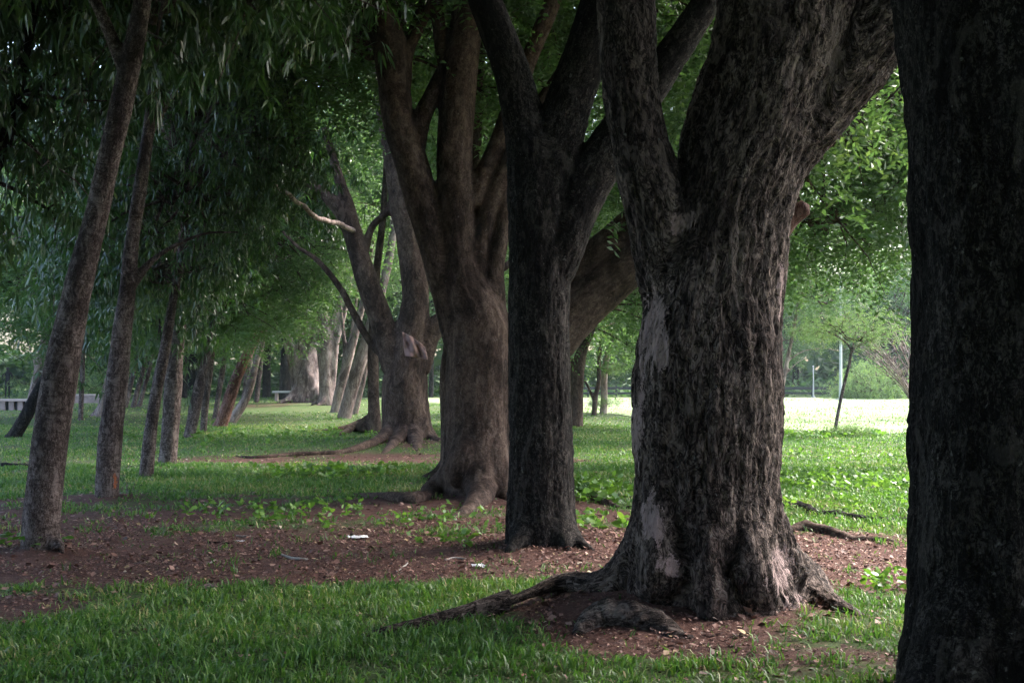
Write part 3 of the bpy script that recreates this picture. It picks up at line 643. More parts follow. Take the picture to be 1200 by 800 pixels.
young('thin upright trunk seen between the left row and the reddish trunk', 46.0,
      [(250, 496, 10), (252, 490, 9), (258, 450, 9), (263, 420, 8), (270, 360, 7), (280, 260, 5)], 'young', [('B', 0, (0, 0, 0), 1.0)])
# further trees of the left row whose crowns close the lane
for i, (px, py, dd, w, tx, lab) in enumerate([(285, 478, 56, 9, 300, 'small dark trunk at the far end of the left row'), (300, 474, 64, 8, 312, 'farthest small trunk of the left row, beside the dark gap')]):
    young(lab, dd, [(px - 1, py + 6, w + 1), (px, py, w), ((px + tx) / 2, 420, w), (tx, 350, w * .7), (tx + 8, 230, w * .5)], 'young', [('B', i, (-1.0, 0, 1.2), 1.0)])

OG = 'trees outside the left-hand row'
def outer(label, d, c, mat, crowns, extra=()):
    return tree('leaning_tree', label, 'tree', d, [c, *extra], mat, crowns, OG, None, None, fiss=.003, lump=.02)
outer('dark trunk leaning hard right, low over the grass at far left', 33.0,
      [(4, 524, 20), (16, 511, 17), (30, 488, 16), (45, 460, 15), (60, 432, 14), (80, 395, 12), (100, 330, 9), (112, 230, 6)], 'dark', [('A', 1, (0, 0, .2), 1.2)])
outer('greyish trunk leaning right behind the low dark one, near the little wall', 46.0,
      [(30, 500, 13), (33, 492, 12), (42, 450, 12), (52, 405, 12), (58, 370, 11), (63, 330, 9), (70, 260, 7)], 'pink', [('B', 1, (0, 0, 0), 1.0)], [[(45, 440, 4), (38, 420, 3), (30, 390, 3), (15, 360, 2)]])
outer('thin straight pole-like trunk between the two nearest left trunks', 44.0,
      [(94, 496, 9), (94.5, 488, 7), (96, 450, 7), (97, 420, 7), (99, 350, 6), (104, 250, 5)], 'young', [('B', 2, (0, 0, 0), 1.0)])
outer('trunk with a spreading foot just left of the second left trunk', 48.0,
      [(116, 492, 16), (118, 484, 12), (124, 455, 9), (131, 425, 8), (140, 370, 7), (150, 280, 5)], 'pink', [('B', 0, (0, 0, 0), 1.0)], [[(118, 475, 6), (110, 484, 5), (103, 489, 3)]])
outer('first of three parallel leaning trunks beyond the left row', 58.0,
      [(145, 480, 8), (147, 475, 7.5), (152, 455, 7), (158, 430, 6.5), (166, 390, 6), (175, 300, 5)], 'young', [('B', 1, (0, 0, 0), 1.0)])
outer('middle of three parallel leaning trunks beyond the left row', 59.0,
      [(155, 479, 8), (157, 474, 7.5), (163, 450, 7), (170, 425, 6.5), (179, 380, 6), (190, 300, 5)], 'young', [('B', 2, (0, 0, 0), 1.0)])
outer('last of three parallel leaning trunks beyond the left row', 60.0,
      [(162, 478, 7), (164, 473, 6.5), (170, 450, 6), (177, 425, 6), (186, 380, 5), (198, 290, 4)], 'young', [('B', 0, (0, 0, 0), 1.0)])
outer('dark branching tree whose limb crosses the upper left corner', 15.0,
      [(-75, 625, 42), (-70, 600, 36), (-60, 450, 32), (-30, 250, 24), (3, 170, 20), (20, 105, 16), (34, 40, 12), (46, -30, 9), (60, -200, 6)], 'dark',
      [('A', 0, (-.6, .6, .2), 1.0), ('A', 2, (-1.6, .5, -1.8), .8)], [[(3, 165, 12), (28, 128, 8), (50, 100, 6), (75, 80, 4)], [(-20, 210, 14), (0, 150, 8), (-10, 60, 6)]])
# trunks behind the lane's end
EG = 'dark trees closing the lane'
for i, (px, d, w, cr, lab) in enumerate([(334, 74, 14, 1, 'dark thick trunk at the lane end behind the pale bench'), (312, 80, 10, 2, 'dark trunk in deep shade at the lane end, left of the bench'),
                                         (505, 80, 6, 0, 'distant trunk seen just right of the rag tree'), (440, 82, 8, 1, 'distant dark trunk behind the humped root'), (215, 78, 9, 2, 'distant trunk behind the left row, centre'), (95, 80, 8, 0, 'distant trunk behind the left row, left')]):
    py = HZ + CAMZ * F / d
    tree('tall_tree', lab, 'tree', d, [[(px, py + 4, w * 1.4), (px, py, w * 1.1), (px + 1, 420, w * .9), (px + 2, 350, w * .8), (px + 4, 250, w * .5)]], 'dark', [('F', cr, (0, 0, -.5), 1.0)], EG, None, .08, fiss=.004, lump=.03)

# ================================================================== BACKGROUND BELT
FG = 'hazy trees of the far belt beyond the field'
r = random.Random(5)
k = 0
proto = None
def belt_tree(x, y, s, v):
    global proto, k
    if proto is None:
        mb = MB(); P, q = catmull([(0, 0, -.3), (.05, 0, 2.5), (-.1, .1, 6), (.2, 0, 10)], [.34, .26, .2, .08], .5); tube(mb, P, q, 10)
        for a in (0.5, 2.4, 4.4):
            P, q = catmull([(0, 0, 4 + a * .4), (math.cos(a) * 1.2, math.sin(a) * 1.2, 6.5), (math.cos(a) * 2.6, math.sin(a) * 2.6, 9)], [.14, .1, .05], .5); tube(mb, P, q, 6)
        V, Pp = mb.arrays(); proto = mesh_from('belt_trunk', V, Pp, [M['dark']], {'bark': V})
    t = root_empty('belt_tree', (x, y, 0), 'hazy broad-crowned tree in the far belt beyond the bright field and lane', 'tree', FG)
    t.scale = (s, s, s); t.rotation_euler.z = r.uniform(0, 6.28)
    link('trunk', proto, t); c = link('crown', CF[v], t); c.location = (0, 0, 7.6 + r.uniform(-.6, .8))
for x in np.arange(-78, 84, 7.2):
    if -37 < x < -28: k += 1; continue
    belt_tree(x + r.uniform(-2, 2), r.uniform(86, 96), r.uniform(.85, 1.2) * (.72 if x > 8 else 1), k % 3); k += 1
for x in np.arange(-88, 92, 9):
    if -43 < x < -33: k += 1; continue
    belt_tree(x + r.uniform(-2, 2), r.uniform(100, 110), r.uniform(1.15, 1.5) * (.62 if x > 8 else 1), k % 3); k += 1
# left belt
for x, y in [(-36, 62), (-44, 72), (-41, 56), (-52, 60)]:
    belt_tree(x, y, r.uniform(.8, 1.0), k % 3); k += 1
# trees that stand behind the camera and to the sides and shade it (their crowns close the roof over the lane)
for lab, x, y, v, u in [('spreading tree overhead, continuing the big row beside the camera', 3.2, -5.5, 1, 'U'), ('spreading tree overhead, on the left of the lane behind the camera', -5.5, -3.5, 0, 'U'),
                        ('spreading tree overhead, left of the nearest left trunk', -8.5, 6.0, 1, 'U')]:
    t = root_empty('spreading_tree', (x, y, 0), lab, 'tree')
    o = link('trunk', proto, t); o.scale = (1.3, 1.3, .75)
    c = link('crown', CU[v], t); c.location = (0, 0, 7.6); c.rotation_euler.z = x

for lab, x, y in [('low leafy tree added unseen behind the camera to block light, on the lane line', -.5, -13), ('low leafy tree added unseen behind the camera to block light, right', 9, -12), ('low leafy tree added unseen behind the camera to block light, left', -9, -13), ('low leafy tree added unseen behind the camera to block light, far right', 17, -9), ('low leafy tree added unseen behind the camera to block light, far left', -17, -10), ('low leafy tree added unseen behind the camera to block light, farther back', 4, -18)]:
    t = root_empty('light_blocker_tree', (x, y, 0), lab, 'tree')  # unseen low-crowned trees, added to block level light from behind the camera
    o = link('trunk', proto, t); o.scale = (.8, .8, .6)
    for zz, v in ((3.0, 0), (5.6, 1)):
        c = link('crown', CF[v], t); c.location = (0, 0, zz); c.rotation_euler.z = x + zz; c.scale = (.95, .95, .6)
# woodland mass far behind, one leaf cloud on a dark understorey
mb = MB(); n = 38000
x = RNG.uniform(-150, 150, n); y = RNG.uniform(118, 135, n) ; z = RNG.beta(.9, 1.2, n) * (13 + 5 * n2(x, y, .05, 2, 8)) * np.where(x > 12, .7, 1) * np.where((x / y > -.40) & (x / y < -.32), .25, 1)
a = RNG.random(n) * 6.28; dr = unit(np.stack([np.cos(a), np.sin(a), RNG.normal(-.2, .5, n)], 1))
V, Q = small_leaves(np.stack([x, y, z], 1), dr, RNG.uniform(.9, 1.7, n), RNG.uniform(.6, 1.0, n))
tag(link('woodland', mesh_from('woodland', V, [Q], [M['leafF']], {'tint': np.repeat(RNG.random(n) * .6, 4)}, smooth=False)), 'hazy bluish woodland closing the view behind everything', 'woodland', kind='stuff')
# low undergrowth along the foot of the belt
n = 16000
x = RNG.uniform(-75, 80, n); y = RNG.uniform(81, 90, n); bump = n2(x, y, .22, 2, 3)
z = RNG.random(n) ** 1.2 * np.clip(.5 + 1.8 * bump, .1, 2.6) * np.where((x < -14), 1.6, .8) * np.where((x / y > -.39) & (x / y < -.33), .2, 1)
a = RNG.random(n) * 6.28; dr = unit(np.stack([np.cos(a), np.sin(a), RNG.normal(.3, .5, n)], 1))
V, Q = small_leaves(np.stack([x, y, z], 1), dr, RNG.uniform(.25, .6, n), RNG.uniform(.12, .25, n))
tag(link('undergrowth', mesh_from('undergrowth', V, [Q], [M['leafF']], {'tint': np.repeat(RNG.random(n) * .9, 4)}, smooth=False)), 'low bushes under the far trees', 'undergrowth', kind='stuff')
def bush(label, px, d, s, mat_leaf='S', sc=1.0, kind='bush', zz=.5):
    x = (px - CX) / F * d; z = gz1(x, d)
    t = root_empty(kind, (x, d, z), label, 'bush')
    for i in range(int(s)):
        c = link('foliage', CRN[mat_leaf][0], t); c.location = (random.uniform(-.5, .5) * sc, random.uniform(-.4, .4) * sc, zz * sc * (.5 + .5 * i / max(1, s - 1)))
        c.scale = (sc * .8, sc * .8, sc * random.uniform(1.1, 1.6)); c.rotation_euler.z = i * 1.7
bush('pale rounded bush at the far edge of the field, right of the sapling', 1018, 76, 4, sc=1.6)
bush('small pale bush beside the rounded one at the far field edge', 1038, 77, 2, sc=1.1)
bush('low leafy clump round the foot of the sapling', 985, 33.6, 2, sc=.34, kind='leafy_clump', zz=.3)
bush('low leafy clump just right of the sapling foot', 1003, 33.4, 2, sc=.30, kind='leafy_clump', zz=.3)
bush('light bush above the little wall, right of the standing person', 74, 72, 3, sc=1.5)

# ================================================================== GROUND
def lines(a, b, s, far, g=1.18):
    L = list(np.arange(a, b, s)); st = s; v = L[-1]
    while v < far: st *= g; v += st; L.append(v)
    st = s; v = a
    while v > -far * (1 if a < 0 else 1): st *= g; v -= st; L.insert(0, v)
    return np.array(L)
xs = lines(-9, 9, .07, 420); ys = lines(5, 24, .07, 420)
X, Y = np.meshgrid(xs, ys)
def turf_mask(x, y):
    x = np.ravel(x); y = np.ravel(y)
    px = CX + x / np.maximum(y, 1) * F
    n = n2(x, y, 1.1, 3, 21) * .55 + n2(x, y, .38, 2, 22) * .5
    m_ = np.full(x.shape, .80)
    def sm(v, a, b): return np.clip((v - a) / (b - a), 0, 1)
    # foreground turf, dirt band, thin turf, fuller turf
    dist = np.interp(y, [0, 8, 10.2, 10.9, 13.4, 14.6, 17.5, 20, 24, 27, 31, 60], [.9, .92, .85, .12, .10, .48, .55, .85, .62, .78, .9, .8])
    m_ = dist
    right = sm(x, 1.0, 1.6)
    mr = np.interp(y, [0, 6, 8.4, 9.8, 10.3, 13.2, 14.2, 60], [.7, .7, .8, .75, .08, .12, .95, .95])
    m_ = m_ * (1 - right) + mr * right
    # bare soil in front of the widest trunk and at the lower left
    m_ -= .95 * np.exp(-((x - .75) / .75) ** 2 - ((y - 8.4) / .75) ** 2)
    m_ -= .7 * np.exp(-((x - .55) / .6) ** 2 - ((y - 9.3) / .5) ** 2)
    m_ -= .35 * np.exp(-((x - 1.8) / .5) ** 2 - ((y - 7.8) / .3) ** 2)
    m_ -= .8 * np.exp(-((x + 3.35) / .55) ** 2 - ((y - 9.5) / .7) ** 2)
    for mx, my, rr_, h in MOUNDS:
        m_ -= .5 * np.exp(-((x - mx) ** 2 + (y - my) ** 2) / (rr_ * 1.1) ** 2)
    m_ -= .35 * np.exp(-((x + 3.2) / 3) ** 2 - ((y - 25) / 1.2) ** 2)
    return np.clip(m_ + n * .85, 0, 1)
Z = gz(X, Y).reshape(X.shape); tm = turf_mask(X, Y)
Vg = np.stack([X.ravel(), Y.ravel(), Z.ravel()], 1)
ny, nx = X.shape; i, j = np.meshgrid(np.arange(ny - 1), np.arange(nx - 1), indexing='ij'); b = (i * nx + j).ravel()
fine = (np.abs(Vg[:, 0]) < 12) & (Vg[:, 1] > 4) & (Vg[:, 1] < 26)
Vg[:, 2] += np.where(fine, .010 * n2(X, Y, 9, 2, 31) * (1 - tm * .5), 0)
gme = mesh_from('ground', Vg, [np.stack([b, b + 1, b + nx + 1, b + nx], 1)], [M['ground']], {'turf': tm})
tag(link('ground', gme), 'reddish soil and patchy turf under the trees', kind='structure')
# field sheet with an irregular near edge
near = [(5.0, 47.0), (4.2, 44.5), (5.5, 41.5), (6.6, 38), (8.2, 36.2), (10.0, 34.9), (14, 34.0), (22, 31), (40, 25), (85, 18)]
E = []
for (x0, y0), (x1, y1) in zip(near[:-1], near[1:]):
    for t in np.linspace(0, 1, 14, endpoint=False): E.append((x0 + (x1 - x0) * t, y0 + (y1 - y0) * t))
E = np.array(E); E += np.stack([n2(E[:, 0], E[:, 1], .9, 2, 4), n2(E[:, 0], E[:, 1], .9, 2, 6)], 1) * .8
FarE = np.stack([np.linspace(-9, 95, len(E)), np.full(len(E), 78.0)], 1)
t = np.linspace(0, 1, 30)[:, None, None]; S = E[None] * (1 - t) + FarE[None] * t
nf = len(E); Vf = np.concatenate([S.reshape(-1, 2), (gz(S[..., 0], S[..., 1]) + .014).reshape(-1, 1)], 1)
i, j = np.meshgrid(np.arange(29), np.arange(nf - 1), indexing='ij'); b = (i * nf + j).ravel()
tag(link('field', mesh_from('field', Vf, [np.stack([b, b + 1, b + nf + 1, b + nf], 1)], [M['field']])), 'open sunlit mown field', kind='structure')
def in_field(x, y): return (y > np.interp(x, E[:, 0][np.argsort(E[:, 0])], E[:, 1][np.argsort(E[:, 0])], left=46)) & (x > 4.5 - (y - 45) * .35)

# ------------------------------------------------------------------ grass blades
def scatter(n, y0, y1, side=.42, pad=.6):
    y = np.sqrt(RNG.random(n) * (y1 * y1 - y0 * y0) + y0 * y0); x = (RNG.random(n) * 2 - 1) * (side * y + pad); return x, y
def blades(x, y, hmin, hmax, w, lean):
    n = len(x); z = gz(x, y); a = RNG.random(n) * 6.283; h = RNG.uniform(hmin, hmax, n) * RNG.uniform(.6, 1.1, n)
    f = RNG.random(n) * 6.283; sd = np.stack([np.cos(f), np.sin(f), np.zeros(n)], 1); ld = np.stack([np.cos(a), np.sin(a), np.zeros(n)], 1)
    lean = RNG.uniform(.15, 1, n) * lean
    p = np.stack([x, y, z - .008], 1); w = (w * RNG.uniform(.6, 1.2, n))[:, None]; h = h[:, None]; up = np.array([0, 0, 1.0]); ln = lean[:, None]
    m1 = p + up * h * .55 + ld * h * ln * .3; t = p + up * h * (1 - .35 * ln) + ld * h * ln
    V = np.stack([p - sd * w * .5, p + sd * w * .5, m1 - sd * w * .45, m1 + sd * w * .45, t], 1).reshape(-1, 3)
    k = (np.arange(n) * 5)[:, None]; return V, k + [0, 1, 3, 2], k + [2, 3, 4]
zones = [(210000, 6.2, 14, .04, .125, .0115), (200000, 14, 24, .04, .12, .017), (150000, 24, 40, .04, .09, .022), (60000, 40, 80, .04, .09, .045)]
VV, Q4, Q3, TT = [], [], [], []; off = 0
for n, y0, y1, h0, h1, w in zones:
    x, y = scatter(n, y0, y1)
    m_ = turf_mask(x, y); cl = n2(x, y, 2.6, 2, 40) * .7 + n2(x, y, 8, 1, 41) * .55
    keep = (RNG.random(n) < np.clip((m_ - .34) * 1.4 + cl * .8, .012, 1)) & ~in_field(x, y)
    x, y, m_ , cl = x[keep], y[keep], m_[keep], cl[keep]
    V, a, b = blades(x, y, h0, h1, w, 1.25)
    # taller in the tufts
    sc = np.repeat(np.clip(.5 + m_ * .4 + cl * .7, .3, 1.5), 5); gzv = np.repeat(gz(x, y), 5); V[:, 2] = gzv + (V[:, 2] - gzv) * sc
    VV.append(V); Q4.append(a + off); Q3.append(b + off); off += len(V)
    TT.append(np.repeat(np.clip(.25 + .5 * n2(x, y, .8, 2, 50) + RNG.random(len(x)) * .75 + .06 * (y > 18), 0, 1), 5))
tag(link('grass', mesh_from('grass', np.concatenate(VV), [np.concatenate(Q4), np.concatenate(Q3)], [M['grass']], {'tint': np.concatenate(TT)})), 'short patchy green grass under the trees', 'grass', kind='stuff')

x = RNG.uniform(2, 32, 60000); y = 33 + 44 * RNG.random(60000) ** 1.5; kf = in_field(x, y) & (n2(x, y, .5, 3, 60) + .9 * RNG.random(60000) - (y - 34) * .012 > .35); x, y = x[kf], y[kf]
V, a, b = blades(x, y, .05, .14, .03, 1.1)
tag(link('field_tufts', mesh_from('field_tufts', V, [a, b], [M['leafP']], {'tint': np.repeat(RNG.random(len(x)), 5)})), 'pale short tufts standing in the sunlit field', 'grass', kind='stuff')

# ------------------------------------------------------------------ fallen leaves and twigs on the soil
VV, QQ, TT = [], [], []; off = 0
for n, y0, y1, l0, l1 in [(90000, 6.5, 15, .010, .034), (9000, 6.5, 15, .035, .075), (16000, 15, 30, .03, .07)]:
    x, y = scatter(n, y0, y1); m_ = turf_mask(x, y); keep = RNG.random(n) < np.clip(1.05 - m_ * 1.25, .05, 1) * np.clip(.75 + 1.1 * n2(x, y, 1.6, 3, 77), .15, 1); x, y = x[keep], y[keep]; n = len(x)
    a = RNG.random(n) * 6.28; dr = unit(np.stack([np.cos(a), np.sin(a), RNG.normal(0, .28, n)], 1))
    L = RNG.uniform(l0, l1, n); side = unit(np.cross(dr, np.stack([RNG.normal(0, .35, n), RNG.normal(0, .35, n), np.ones(n)], 1))); w = L * RNG.uniform(.25, .5, n)
    c = np.stack([x, y, gz(x, y) + RNG.uniform(.004, .020, n)], 1); L = L[:, None]; w = w[:, None]
    V = np.stack([c, c + dr * L * .5 - side * w + (0, 0, .004), c + dr * L, c + dr * L * .5 + side * w + (0, 0, .004)], 1).reshape(-1, 3)
    VV.append(V); QQ.append((np.arange(n) * 4)[:, None] + [0, 1, 2, 3] + off); off += len(V); TT.append(np.repeat(RNG.random(n), 4))
tag(link('leaf_litter', mesh_from('leaf_litter', np.concatenate(VV), [np.concatenate(QQ)], [M['litter']], {'tint': np.concatenate(TT)}, smooth=False)), 'small brown fallen leaves over the bare soil', 'leaf litter', kind='stuff')

# ------------------------------------------------------------------ broad-leaved weeds (ground cover)
def weed_patch(cx, cy, sx, sy, n, L0, L1):
    x = cx + RNG.normal(size=n) * sx; y = cy + RNG.normal(size=n) * sy; k = 7
    xi = np.repeat(x, k); yi = np.repeat(y, k); m_ = len(xi)
    a = RNG.random(m_) * 6.28; e = RNG.uniform(.1, 1.0, m_); dr = np.stack([np.cos(a) * np.cos(e), np.sin(a) * np.cos(e), np.sin(e)], 1)
    c = np.stack([xi + RNG.normal(size=m_) * .02, yi + RNG.normal(size=m_) * .02, gz(xi, yi) + RNG.random(m_) * .12], 1)
    L = RNG.uniform(L0, L1, m_); return long_leaves(c, dr, L, L * .38, RNG.uniform(.1, .6, m_)), m_
VV, A3, A4, TT = [], [], [], []; off = 0
P_ = [(4.6, 19.6, .7, .8, 150, .08, .15), (3.6, 16.5, .7, .7, 60, .05, .11), (1.0, 18, .25, .6, 60, .10, .20), (.85, 14.2, .25, .35, 18, .07, .15), (6, 25, 1.5, 2.4, 90, .06, .12),
      (-2.6, 15.4, .5, .4, 34, .06, .13), (-4.5, 12.5, .25, .3, 10, .06, .12), (-1.0, 14.6, .6, .5, 26, .05, .11), (-2.8, 21.5, .6, .4, 60, .09, .18), (2.7, 10.3, .12, .12, 10, .07, .13), (-.6, 12.9, .3, .3, 10, .06, .12), (7.6, 33.5, 1.2, .5, 70, .1, .2), (-6.2, 33, 2, 2, 90, .09, .16)]
for (a, b, c, d, n, l0, l1) in P_:
    (V, T, Qd), m_ = weed_patch(a, b, c, d, n, l0, l1)
    VV.append(V); A3.append(T + off); A4.append(Qd + off); off += len(V); TT.append(np.repeat(np.clip(RNG.random(m_) * .9, 0, 1), 6))
tag(link('ground_cover', mesh_from('ground_cover', np.concatenate(VV), [np.concatenate(A3), np.concatenate(A4)], [M['weed']], {'tint': np.concatenate(TT)}, smooth=False)), 'broad-leaved weeds in the grass', 'weeds', kind='stuff')

# ================================================================== SMALL THINGS
def ground_stick(name, label, cat, pts, w, mat, lift=.5, seed=0, group=None):
    P, rr_ = [], []
    for (px, py), q in zip(pts, w):
        a, b = G(px, py, q, lift); P.append(a); rr_.append(b)
    mb = MB(); Q, q = catmull(P, rr_, .06); tube(mb, Q, q, 12); V, Pp = mb.arrays()
    c = V.mean(0); V = V - c; V += fbm(V * 9 + seed, 2, seed)[:, None] * (0, 0, min(.03, q.max() * .6))
    o = link(name, mesh_from(name, V, Pp, [mat], {'bark': V[:, [2, 1, 0]]}), None, c); tag(o, label, cat, group); return o
M['twig'] = simple('pale_dead_wood', (.33, .30, .27), .8, .2, 40)
ground_stick('fallen_log', 'dark log lying in the grass at the left edge', 'log', [(-60, 548), (-20, 546), (15, 547), (45, 547)], [10, 10, 9, 6], M['dark'], .3)
ground_stick('exposed_root', 'dark root arching over the litter right of the widest trunk, the farther one', 'root', [(905, 598), (930, 596), (958, 602), (985, 604), (1020, 608), (1075, 610)], [6, 16, 12, 14, 10, 6], M['dark'], .2, 2)
ground_stick('exposed_root', 'thick grey-brown root bump right of the widest trunk, nearer than the dark root', 'root', [(915, 628), (945, 626), (975, 629), (1000, 633), (1050, 634)], [8, 17, 15, 9, 5], M['brown'], .2, 3)
ground_stick('exposed_root', 'long low root crossing the turf between the dark Y tree and the widest trunk', 'root', [(668, 578), (690, 584), (720, 594), (745, 596)], [14, 12, 8, 4], M['brown'], .1, 4)
ground_stick('twig', 'pale curved twig on the bare soil', 'twig', [(330, 652), (342, 656), (352, 658), (361, 658)], [2.4, 3.4, 3.4, 2], M['twig'], 1.0)
ground_stick('twig', 'short pale twig near the nearest left trunk', 'twig', [(243, 662), (248, 660), (253, 657)], [2, 2.6, 1.6], M['twig'], 1.0)
ground_stick('twig', 'pale thin twig lying left of the dark Y tree foot', 'twig', [(522, 655), (533, 653), (546, 654)], [2, 2.6, 1.8], M['twig'], 1.0)
ground_stick('twig', 'dark twig on the soil beside thin grass', 'twig', [(243, 637), (256, 637), (268, 638)], [2.2, 2.8, 2], M['dark'], 1.0)
ground_stick('twig', 'white straight stick by the dark twig', 'twig', [(277, 629), (285, 629), (294, 629)], [1.8, 2.2, 1.6], M['twig'], 1.0)
ground_stick('twig', 'small slanting twig on the soil left of the Y tree', 'twig', [(465, 670), (472, 665), (478, 660)], [1.8, 2.4, 1.6], M['twig'], 1.0)
M['paper'] = simple('crumpled_white_plastic', (.72, .72, .76), .4, .12, 60)
def crumple(label, px, py, wpx, hpx, seed, mat='paper', name='litter_scrap', cat='litter'):
    x, y = gpt(px, py); s = wpx / F * y; h = hpx / F * y * .8
    n = 14; u, v = np.meshgrid(np.linspace(-1, 1, n), np.linspace(-1, 1, n)); u, v = u.ravel(), v.ravel()
    q = np.stack([u * 1.3, v * 1.3, np.full(u.shape, seed * 3.1)], 1)
    V = np.stack([u * s * .5 * (1 + .35 * vnoise(q, seed)), v * s * .35 * (1 + .4 * vnoise(q, seed + 1)), h * (.35 + .5 * fbm(q * 1.8, 2, seed + 2) + .3 * (1 - np.maximum(abs(u), abs(v))))], 1)
    i, j = np.meshgrid(np.arange(n - 1), np.arange(n - 1), indexing='ij'); b = (i * n + j).ravel()
    o = link(name, mesh_from(name, V, [np.stack([b, b + 1, b + n + 1, b + n], 1)], [M[mat]], smooth=False), None, (x, y, gz1(x, y) + .012)); o.rotation_euler.z = seed
    md = o.modifiers.new('t', 'SOLIDIFY'); md.thickness = .002
    tag(o, label, cat)
crumple('white crumpled plastic scrap on the soil, the larger one', 418, 631, 24, 6, 1)
crumple('small white scrap on the soil left of the dark Y tree foot', 561, 665, 18, 5, 2)
crumple('tiny white scrap at the far side of the bare soil', 281, 636, 9, 3, 3)
M['stone'] = simple('pinkish_stone', (.20, .13, .12), .9, .3, 30)
crumple('pinkish curled dead leaf at the edge of the grass', 246, 690, 20, 7, 5, 'stone', 'dead_leaf', 'leaf')

# rag hung over the branch stub on the flared trunk
M['rag'] = simple('faded_brown_cloth', (.22, .135, .12), .95, .22, 9)
d = 29.15; nu, nv = 26, 30; u, v = np.meshgrid(np.linspace(0, 1, nu), np.linspace(0, 1, nv)); u, v = u.ravel(), v.ravel()
lx = 471 + (500 - 471) * u; top = 389 + 17 * u ** 1.3; bot = 417 + 4 * u
px = lx + 4 * v * (1 - u) + (u * v) * 1.5; py = top + (bot - top) * v
px = px - (1 - v) * 2 * u
fold = .05 * np.sin(u * 9 + v * 2.5) * (.25 + v) + .03 * np.sin(u * 16 - v * 5) + .04 * vnoise(np.stack([u * 5, v * 4, u], 1), 3)
dd = d + fold + .12 * (1 - v) * (1 - u)
V = np.stack([(px - CX) / F * dd, dd, CAMZ - (py - HZ) / F * dd], 1); c = V.mean(0)
i, j = np.meshgrid(np.arange(nv - 1), np.arange(nu - 1), indexing='ij'); b = (i * nu + j).ravel()
o = link('rag', mesh_from('rag', V - c, [np.stack([b, b + 1, b + nu + 1, b + nu], 1)], [M['rag']]), None, c)
md = o.modifiers.new('t', 'SOLIDIFY'); md.thickness = .012
tag(o, 'faded brown cloth hung over the flared trunk', 'cloth')

# little wall at far left
M['wallm'] = simple('weathered_pink_masonry', (.30, .23, .22), .9, .25, 6); M['cope'] = simple('pale_pink_coping', (.42, .33, .31), .9, .15, 4); M['darkm'] = simple('dark_metal', (.03, .03, .032), .6, .2, 5); M['galv'] = simple('galvanised_steel', (.35, .36, .37), .6, .15, 5); M['white'] = simple('white_paint', (.75, .75, .73), .6, .05, 5)
w = root_empty('garden_wall', (-28.2, 55, 0), 'low pinkish garden wall with upright panels at the far left', 'wall')
mb = MB(); mb.box((2.7, .12, .18), (14.6, .10, .36)); V_, P_a = mb.arrays(); link('backing', mesh_from('backing', V_, P_a, [M['darkm']], smooth=False), w)
mb = MB()
for q in np.arange(-4.4, 10.0, .34): mb.box((q, 0, .17), (.20 if int(q * 7) % 3 else .26, .12, .34))
link('upright_panels', mb.mesh('upright_panels', [M['wallm']], False), w)['kind'] = 'thing'
mb = MB(); mb.box((2.7, .04, .395), (14.8, .34, .09)); link('coping', mb.mesh('coping', [M['cope']], False), w)
w = root_empty('garden_wall', (-20.6, 66, 0), 'pale low kerb wall seen between the left trunks', 'wall')
mb = MB(); mb.box((.9, 0, .17), (1.8, .3, .34)); link('blocks', mb.mesh('blocks', [M['wallm']], False), w)
mb = MB(); mb.box((.9, 0, .385), (1.9, .36, .08)); link('coping', mb.mesh('coping', [M['cope']], False), w)
# bench at the lane end
b0 = root_empty('park_bench', ((336 - CX) / F * 70, 70, 0), 'pale slab bench at the far end of the lane', 'bench')
mb = MB(); mb.box((0, 0, .47), (1.35, .42, .09)); link('seat', mb.mesh('seat', [M['galv']], False), b0)
for s in (-.5, .5):
    mb = MB(); mb.box((s, 0, .21), (.12, .36, .42)); link('leg', mb.mesh('leg', [M['wallm']], False), b0)
# dark rail at the far side of the field
for x0, x1, lab in [(12, 19.5, 'dark low rail at the far side of the field, left stretch beside the pale post'), (2.5, 9, 'dark low rail beyond the field in the gap by the crooked trunk'), (20.2, 27, 'dark low rail at the far side of the field, right stretch behind the bush')]:
    f = root_empty('rail_fence', (x0, 80.5, 0), lab, 'fence'); L = x1 - x0
    for z, h in ((.50, .16), (.22, .12)):
        mb = MB(); mb.box((L / 2, -.08, z), (L, .05, h)); link('rail', mb.mesh('rail', [M['darkm']], False), f)
    for q in np.arange(.2, L, 1.6):
        mb = MB(); mb.box((q, 0, .33), (.10, .10, .66)); link('post', mb.mesh('post', [M['darkm']], False), f)
def pole(label, px, d, h, r_, name='pole', mat='white', cat='pole'):
    x = (px - CX) / F * d; mb = MB(); P = [(0, 0, -.1), (0, 0, .25), (.01, 0, h * .5), (0, 0, h)]
    Q, q = catmull(P, [r_ * 1.5, r_ * 1.3, r_, r_ * .8], .3); tube(mb, Q, q, 10); tube(mb, np.array([(0, 0, h), (0, 0, h + .06)]), np.array([r_ * 1.4, r_ * 1.2]), 10)
    mb.box((0, 0, .03), (r_ * 6, r_ * 6, .06)); tag(link(name, mb.mesh(name, [M[mat]]), None, (x, d, gz1(x, d))), label, cat)
pole('tall thin pale grey pole behind the sapling', 985, 73, 6.2, .07, mat='galv')
pole('pale upright post at the far side of the field', 953, 79, 1.7, .035, 'marker_post', mat='galv', cat='post')

